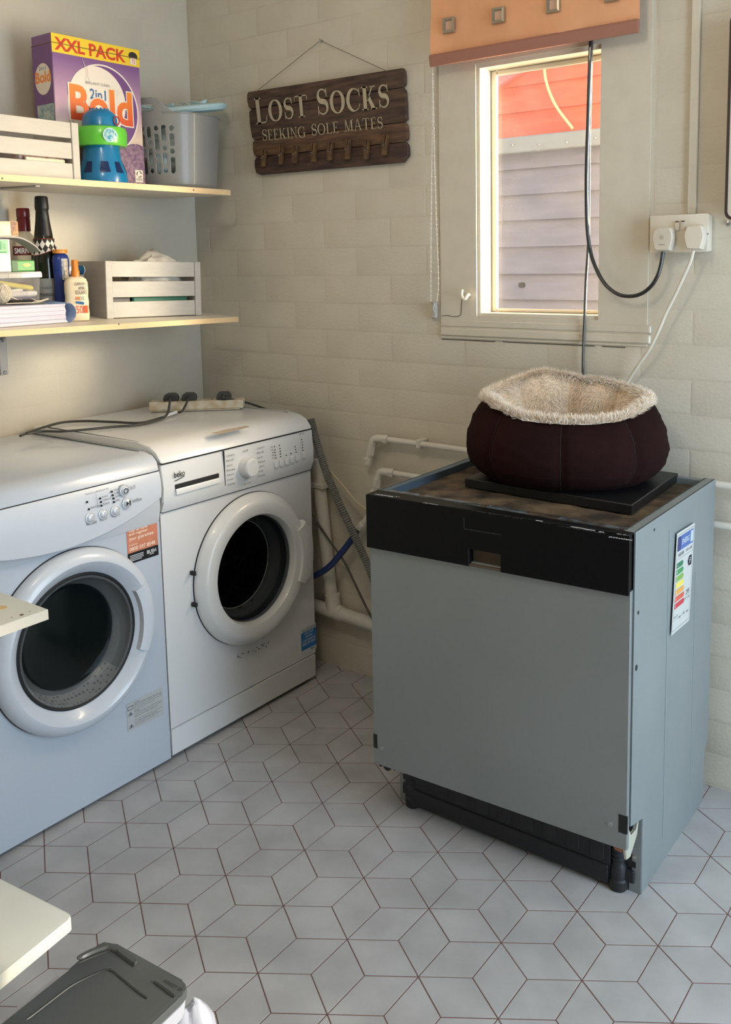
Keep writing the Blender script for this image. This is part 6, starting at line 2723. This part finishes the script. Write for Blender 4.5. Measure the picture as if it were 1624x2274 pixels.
# clear tub with pens, standing on the papers
tx0_, tx1_ = .125, .205
tyR = at(86, 640, 0, tx1_).y
tzb = ztop(.165, tyR)
tub = thing('clear_tub', 'clear plastic tub of marker pens on top of the paper stack', 'tub', (.165, tyR - .1, tzb))
ztb = at(86, 606, 0, tx1_).z
Mclr = clear_mat('clear_plastic', (.96, .96, .96), (220, 218, 214), .18, .4, .05)[0]
g = G()
rr = []
for z, k in ((tzb + .001, .0), (ztb, .004)):
    rr.append([V((x, y, z if k else ztop(x, y) + .001)) for x, y in ((tx0_ - k, -1.10), (tx1_ + k, -1.10), (tx1_ + k, tyR + k), (tx0_ - k, tyR + k))])
g.loft(rr, True, True, False)
g.done('wall', Mclr, tub, ang=20)
g = G()
g.box(tx0_ - .007, tx1_ + .007, -1.10, tyR + .007, ztb, ztb + .004, .0015)
g.box(tx1_ + .004, tx1_ + .008, -1.10, tyR + .008, ztb - .012, ztb + .001, .001)
g.box(tx0_ - .007, tx1_ + .008, tyR + .004, tyR + .008, ztb - .012, ztb + .001, .001)
for k in range(6):
    y = tyR - .02 - k * .035
    g.box(tx1_ + .0075, tx1_ + .009, y, y + .002, ztb - .012, ztb)
g.done('lid', clear_mat('frosted_lid', (.93, .93, .92), (228, 224, 216), .45, .4, .1)[0], tub, ang=20)
pens = (((20, 632), (72, 640), (214, 196, 70), 'yellow highlighter pen in the clear tub', .0065), ((10, 652), (70, 637), (226, 222, 216), 'white pen with a violet end in the clear tub', .0060), ((14, 655), (80, 651), (214, 206, 204), 'white capped marker in the clear tub', .0075), ((10, 664), (74, 662), (72, 66, 120), 'dark violet pen at the bottom of the tub', .0065), ((12, 632), (60, 630), (128, 62, 66), 'maroon pencil at the back of the clear tub', .004))
for k, (p0, p1, c, lab, r) in enumerate(pens):
    xk = (.188, .183, .192, .186, .150)[k]
    a, b = at(*p0, 0, xk), at(*p1, 0, xk)
    a.z, b.z = max(a.z, tzb + r + .002), max(b.z, tzb + r + .002)
    a = b + (a - b).normalized() * .13
    a.z = max(a.z, tzb + r + .002)
    d = (b - a).normalized()
    t_ = thing('marker_pen', lab, 'pen', b, 'pens in the clear tub')
    g = G()
    g.tube([a, b - d * .030], r, 10)
    g.done('barrel', mat('pen_barrel_%d' % k, c, .4), t_)
    g = G()
    g.tube([b - d * .030, b - d * .006, b], [r * 1.08, r * 1.05, r * .8], 10)
    g.done('cap', mat('pen_cap_%d' % k, (c, (84, 72, 150), (96, 84, 92), (60, 54, 108), (90, 40, 44))[k] if k != 2 else (222, 216, 210), .35), t_)

# things piled on the tub lid
zl = ztb + .0042
p = at(79, 598, 0, .195)
q = at(27, 598, 0, .195)
gx = thing('green_packet', 'green packet with a yellow picture lying on the clear tub', 'packet', (.17, (p.y + q.y) / 2, zl))
g = G()
hh = at(60, 578, 0, .195).z - zl
g.box(.150, .195, q.y, p.y, zl + .0003, zl + hh, .003)
g.done('packet', mat('bright_green_print', (90, 168, 92), .4), gx)
g = G()
g.box(.1945, .1956, q.y + .0, q.y + (p.y - q.y) * .24, zl + .002, zl + hh - .001)
g.done('dark_green_end', mat('dark_green_print', (24, 96, 56), .4), gx, ang=0)
g = G()
c = V((.1957, q.y + (p.y - q.y) * .62, zl + hh * .58))
g.prism([(a * (.011 + .003 * math.sin(k * 2.1)) / .011, b_ * .45) for k, (a, b_) in enumerate(circ(.011, 14))], .0003, F(c, (0, 1, 0), (0, 0, 1)))
g.done('yellow_picture', mat('yellow_cream_print', (228, 210, 128), .5), gx, ang=0)
p = at(26, 598, 0, .203)
zc1 = at(20, 531, 0, .203).z
wc = thing('white_carton', 'white carton with a green bar label standing on the clear tub', 'carton', (.18, p.y - .05, zl))
g = G()
g.box(.160, .203, p.y - .13, p.y, zl + .0003, zc1, .0015)
g.done('carton', mat('white_carton_card', (214, 212, 216), .5), wc)
g = G()
z0 = at(20, 563, 0, .203).z
g.box(.2030, .2034, p.y - .13, p.y - .006, z0, zc1 - .002)
gl_ = g.done('green_label', mat('pale_green_label', (150, 206, 160), .5), wc, ang=0)
g = G()
random.seed(8)
for k in range(12):
    y = p.y - .016 - k * .0045
    g.box(.2034, .2036, y, y + random.uniform(.001, .003), z0 + .010, zc1 - .004 - random.uniform(0, .008))
g.box(.2034, .2036, p.y - .07, p.y - .012, z0 + .002, z0 + .005)
g.done('print', mat('green_print', (58, 148, 92), .5), gl_, ang=0)['kind'] = 'stuff'
# bent grey card sheet on the carton
g = G()
pth = [at(*q, 0, .19) for q in ((-30, 528), (10, 528), (36, 530), (55, 538), (70, 548), (82, 560))]
rr = []
for d_ in (0, .0012):
    pass
sm_ = smooth(pth, 5)
for pnt in sm_:
    zz_ = max(pnt.z, zc1 + .0006) if pnt.y < p.y else pnt.z
    rr.append([V((.155, pnt.y, zz_ + .0035)), V((.208, pnt.y, zz_ + .0035)), V((.208, pnt.y, zz_)), V((.155, pnt.y, zz_))])
g.loft(rr)
tag(g.done('grey_card_sheet', mat('grey_card', (178, 174, 168), .55), ang=40), 'curled grey card sheet resting on the white carton', 'card')
p1 = at(41, 526, 0, .19)
zt1 = at(41, 492, 0, .19).z
zb1 = max(q[0].z for q in rr[:8]) + .0006
pic = thing('picture_box', 'small box with a warm golden picture on top of the pile', 'box', (.18, p1.y - .04, zb1))
g = G()
g.box(.165, .192, p1.y - .11, p1.y, zb1, zt1, .001)
g.done('box', mat('golden_picture', (226, 178, 110), .4, col2=(250, 226, 196), vs=34), pic)
g = G()
g.box(.1920, .1923, p1.y - .022, p1.y - .001, zb1 + .002, zt1 - .001)
g.done('picture_print', mat('amber_picture', (222, 150, 60), .4, col2=(104, 50, 18), vs=40), pic, ang=0)

# ball of string and scissors on the papers
bc2 = at(2, 650, 0, .245)
zs_ = ztop(.245, bc2.y)
R_ = .026
c = V((.245, bc2.y, zs_ + R_))
g = G()
g.ball(c, R_ * .96, 20, 12)
random.seed(6)
for k in range(26):
    ax = V((random.gauss(0, 1), random.gauss(0, 1), random.gauss(0, 1))).normalized()
    u = ax.orthogonal().normalized()
    v = ax.cross(u)
    of = random.uniform(-.6, .6)
    rr_2 = math.sqrt(1 - of * of)
    g.tube([c + (ax * of + (u * math.cos(a) + v * math.sin(a)) * rr_2) * R_ * .975 for a in [2 * PI * q / 20 for q in range(21)]], .0011, 4)
bs = thing('string_ball', 'ball of natural string on the papers at the left edge', 'string', c)
g.done('ball', mat('jute_string', (198, 188, 168), .9), bs)['kind'] = 'stuff'
g = G()
def onp(px, py, x):
    q = at(px, py, 0, x)
    return V((x, q.y, max(q.z, ztop(x, q.y) + .0014)))
g.tube(smooth([onp(8, 640, .25), onp(18, 652, .255), onp(30, 662, .252), onp(50, 668, .245), onp(72, 672, .24), onp(90, 672, .238), onp(108, 664, .215)], 6), .0013, 5)
g.done('loose_end', mat('jute_end', (206, 196, 176), .9), bs)
g = G()
g.tube(smooth([onp(14, 679, .262), onp(40, 678, .262), onp(66, 678, .262), onp(76, 672, .255), onp(70, 664, .24), onp(86, 668, .236), onp(106, 663, .226)], 6), .0011, 5)
g.done('second_end', mat('jute_end_2', (206, 196, 176), .9), bs)
scs = thing('scissors', 'black handled scissors lying on the papers beside the string', 'scissors', onp(50, 670, .25))
M_sc = mat('black_scissor_handle', (26, 26, 28), .35, coat=.3)
for (cx, cy_, L) in ((58, 671, .018), (34, 672, .017)):
    q = onp(cx, cy_, .248)
    q.z = ztop(.248, q.y) + .0052
    g = G()
    g.tube([q + V((.010 * math.sin(a), L * math.cos(a), 0)) for a in [2 * PI * k / 18 for k in range(19)]], .0040, 8)
    g.done('handle', M_sc, scs)
q = onp(30, 672, .242)
g = G()
g.box(.236, .246, q.y - .13, q.y - .01, ztop(.24, q.y) + .002, ztop(.24, q.y) + .005, .0006)
g.done('blade', M_chrome, scs)

# ------------------------------------------------------------------ white unit, storage box and bag at the lower left
M_lam = mat('white_laminate_board', (202, 205, 198), .42, var=.02, vs=12)
M_lame = mat('cream_board_edge', (186, 181, 168), .5)
unit = thing('shelving_unit', 'white laminate shelving unit at the left edge with two board ends showing', 'shelf', (.85, -1.7, 0))
zA = .705
cA_ = at(107, 1353, 2, zA)
g = G()
g.box(.62, cA_.x, -2.15, cA_.y, zA - .0185, zA, .0008)
shA = g.done('shelf', M_lam, unit)
g = G()
g.box(cA_.x, cA_.x + .0008, -2.15, cA_.y - .0008, zA - .018, zA - .0006)
g.done('edge_strip', M_lame, shA, ang=0)
g = G()
for (px, py, r) in ((48, 1365, .0035), (26, 1371, .0014), (66, 1358, .0012)):
    c = at(px, py, 2, zA + .0004)
    g = G()
    g.prism(circ(r, 10, c.x, c.y), .0004, Matrix.Translation((0, 0, zA)))
    g.done('scuff', mat('brown_scuff', (92, 66, 44), .8), shA, ang=0)
c = at(2, 1350, 2, zA)
g = G()
g.prism([(c.x + a * (1 + .3 * math.sin(k * 1.7)), c.y + b_) for k, (a, b_) in enumerate(circ(.010, 12))], .0004, Matrix.Translation((0, 0, zA)))
g.done('stain', mat('ochre_stain', (202, 172, 124), .8), shA, ang=0)
zB = .225
cB_ = at(162, 2033, 2, zB)
eL, eF = at(0, 1951, 2, zB), at(0, 2165, 2, zB)
d1 = (eL - cB_).normalized()
d2 = (eF - cB_).normalized()
far = cB_ + d1 * .50 + d2 * .70
pts = [cB_, cB_ + d1 * .50, far, cB_ + d2 * .70]
g = G()
rc = []
for k in range(5):
    a = k / 4
    rc.append(cB_ + d1 * .010 * (1 - a) ** 2 + d2 * .010 * a ** 2)
poly = [(p.x, p.y) for p in rc] + [(pts[3].x, pts[3].y), (pts[2].x, pts[2].y), (pts[1].x, pts[1].y)]
g.prism(poly, .024, Matrix.Translation((0, 0, zB - .024)), bev=.003, seg=2)
shB = g.done('shelf', M_lam, unit)
for (x, y) in ((.66, -1.62), (.66, -2.10)):
    g = G()
    g.box(x - .03, x + .03, y - .02, y + .02, 0, zA - .0185, .002)
    g.done('upright', M_lam, unit)

zL = .300
M_lid = mat('charcoal_plastic_lid', (72, 76, 76), .38, coat=.1)
M_wbox = mat('white_translucent_box', (168, 170, 178), .35, coat=.1)
A1_, B1_, C1_ = at(240, 2085, 2, zL), at(423, 2186, 2, zL), at(148, 2150, 2, zL)
du = (B1_ - A1_).normalized()
dv_ = (at(0, 2262, 2, zL) - A1_)
dv_ = (dv_ - du * dv_.dot(du)).normalized()
LW = (B1_ - A1_).length + .004
LL = .40
stb = thing('storage_box', 'white plastic storage box with a charcoal grey lid at the bottom left', 'storage box', A1_ + du * LW / 2 + dv_ * LL / 2 + V((0, 0, -zL)))
LMx = Matrix(((du.x, dv_.x, 0, A1_.x), (du.y, dv_.y, 0, A1_.y), (0, 0, 1, 0), (0, 0, 0, 1)))
# outline with a step on the left long side
outl = rpoly(LW, LL, .020, 6, LW / 2, LL / 2)
g = G()
g.prism(outl, .012, LMx @ Matrix.Translation((0, 0, zL - .012)), bev=.003, seg=2)
cq = LMx.inverted() @ C1_
g.prism([(.03, .004), (.03, cq.y + .006), (cq.x + .010, cq.y + .006), (cq.x + .002, cq.y - .003), (cq.x * .6 - .002, .016), (cq.x * .3, .006), (.010, .0015)], .0118, LMx @ Matrix.Translation((0, 0, zL - .012)), bev=.002)
lid = g.done('lid', M_lid, stb, ang=40)


def lipt(px, py):
    p = at(px, py, 2, zL + .002)
    q = LMx.inverted() @ p
    return q.x, q.y


def ridge(pts_, w_, h_, nm, m):
    g = G()
    pp = [lipt(*q) for q in pts_]
    rr = []
    P = smooth([V((p[0], p[1], 0)) for p in pp], 5)
    for i, p in enumerate(P):
        d = (P[min(i + 1, len(P) - 1)] - P[max(i - 1, 0)]).normalized()
        n = V((-d.y, d.x, 0))
        k = 1.0 if 0 < i < len(P) - 1 else .5
        rr.append([LMx @ (p + n * w_ / 2 * k + V((0, 0, zL))), LMx @ (p + n * w_ * .3 * k + V((0, 0, zL + h_))), LMx @ (p - n * w_ * .3 * k + V((0, 0, zL + h_))), LMx @ (p - n * w_ / 2 * k + V((0, 0, zL)))])
    g.loft(rr)
    return g.done(nm, m, lid, ang=40)


M_groove = mat('charcoal_groove', (46, 49, 49), .5)
ridge([(170, 2137), (200, 2124), (240, 2109), (250, 2109), (265, 2119), (285, 2134), (298, 2143)], .004, .0012, 'moulded_groove', M_groove)
ridge([(58, 2262), (110, 2222), (160, 2185), (210, 2160), (238, 2151), (250, 2154), (270, 2170), (300, 2195), (327, 2215)], .004, .0012, 'moulded_groove', M_groove)
ridge([(343, 2178), (365, 2194), (388, 2212)], .006, .0012, 'moulded_groove', M_groove)
ridge([(240, 2099), (232, 2101), (200, 2113), (172, 2128)], .010, .0035, 'raised_lip', M_lid)
ridge([(262, 2108), (285, 2125), (302, 2138)], .010, .0035, 'raised_lip', M_lid)
q = lipt(366, 2174)
text('HANDY 30', LMx @ Matrix.Translation((q[0], q[1] + .004, zL + .0005)) @ Matrix.Rotation(0, 4, 'Z') @ Matrix.Scale(-1, 4, (0, 1, 0)), .034, .006, M_groove, lid)
g = G()
rr = []
for z, k in ((.001, .030), (.02, .022), (zL - .035, .008), (zL - .0345, .0), (zL - .012, -.002)):
    o2 = rpoly(LW - 2 * k, LL - 2 * k, .03, 5, LW / 2, LL / 2)
    rr.append([LMx @ V((p[0], p[1], z)) for p in o2])
g.loft(rr)
g.done('box_body', M_wbox, stb, ang=40)
# white rim strip seen along the left of the lid
g = G()
g.box(-.017, .004, .080, LL - .01, zL - .024, zL - .008, .002, LMx)
g.done('rim_strip', M_wbox, stb)
bgc = at(424, 2278, 2, .20)
I5 = Matrix.Translation((bgc.x, bgc.y, 0))
blob('white_bag', mat('white_plastic_bag', (176, 178, 188), .3, coat=.2), I5, 0, 0, .11, .040, .042, .125, .20, 1.8, 'shiny white plastic bag bulging beside the storage box', 'bag', 3)
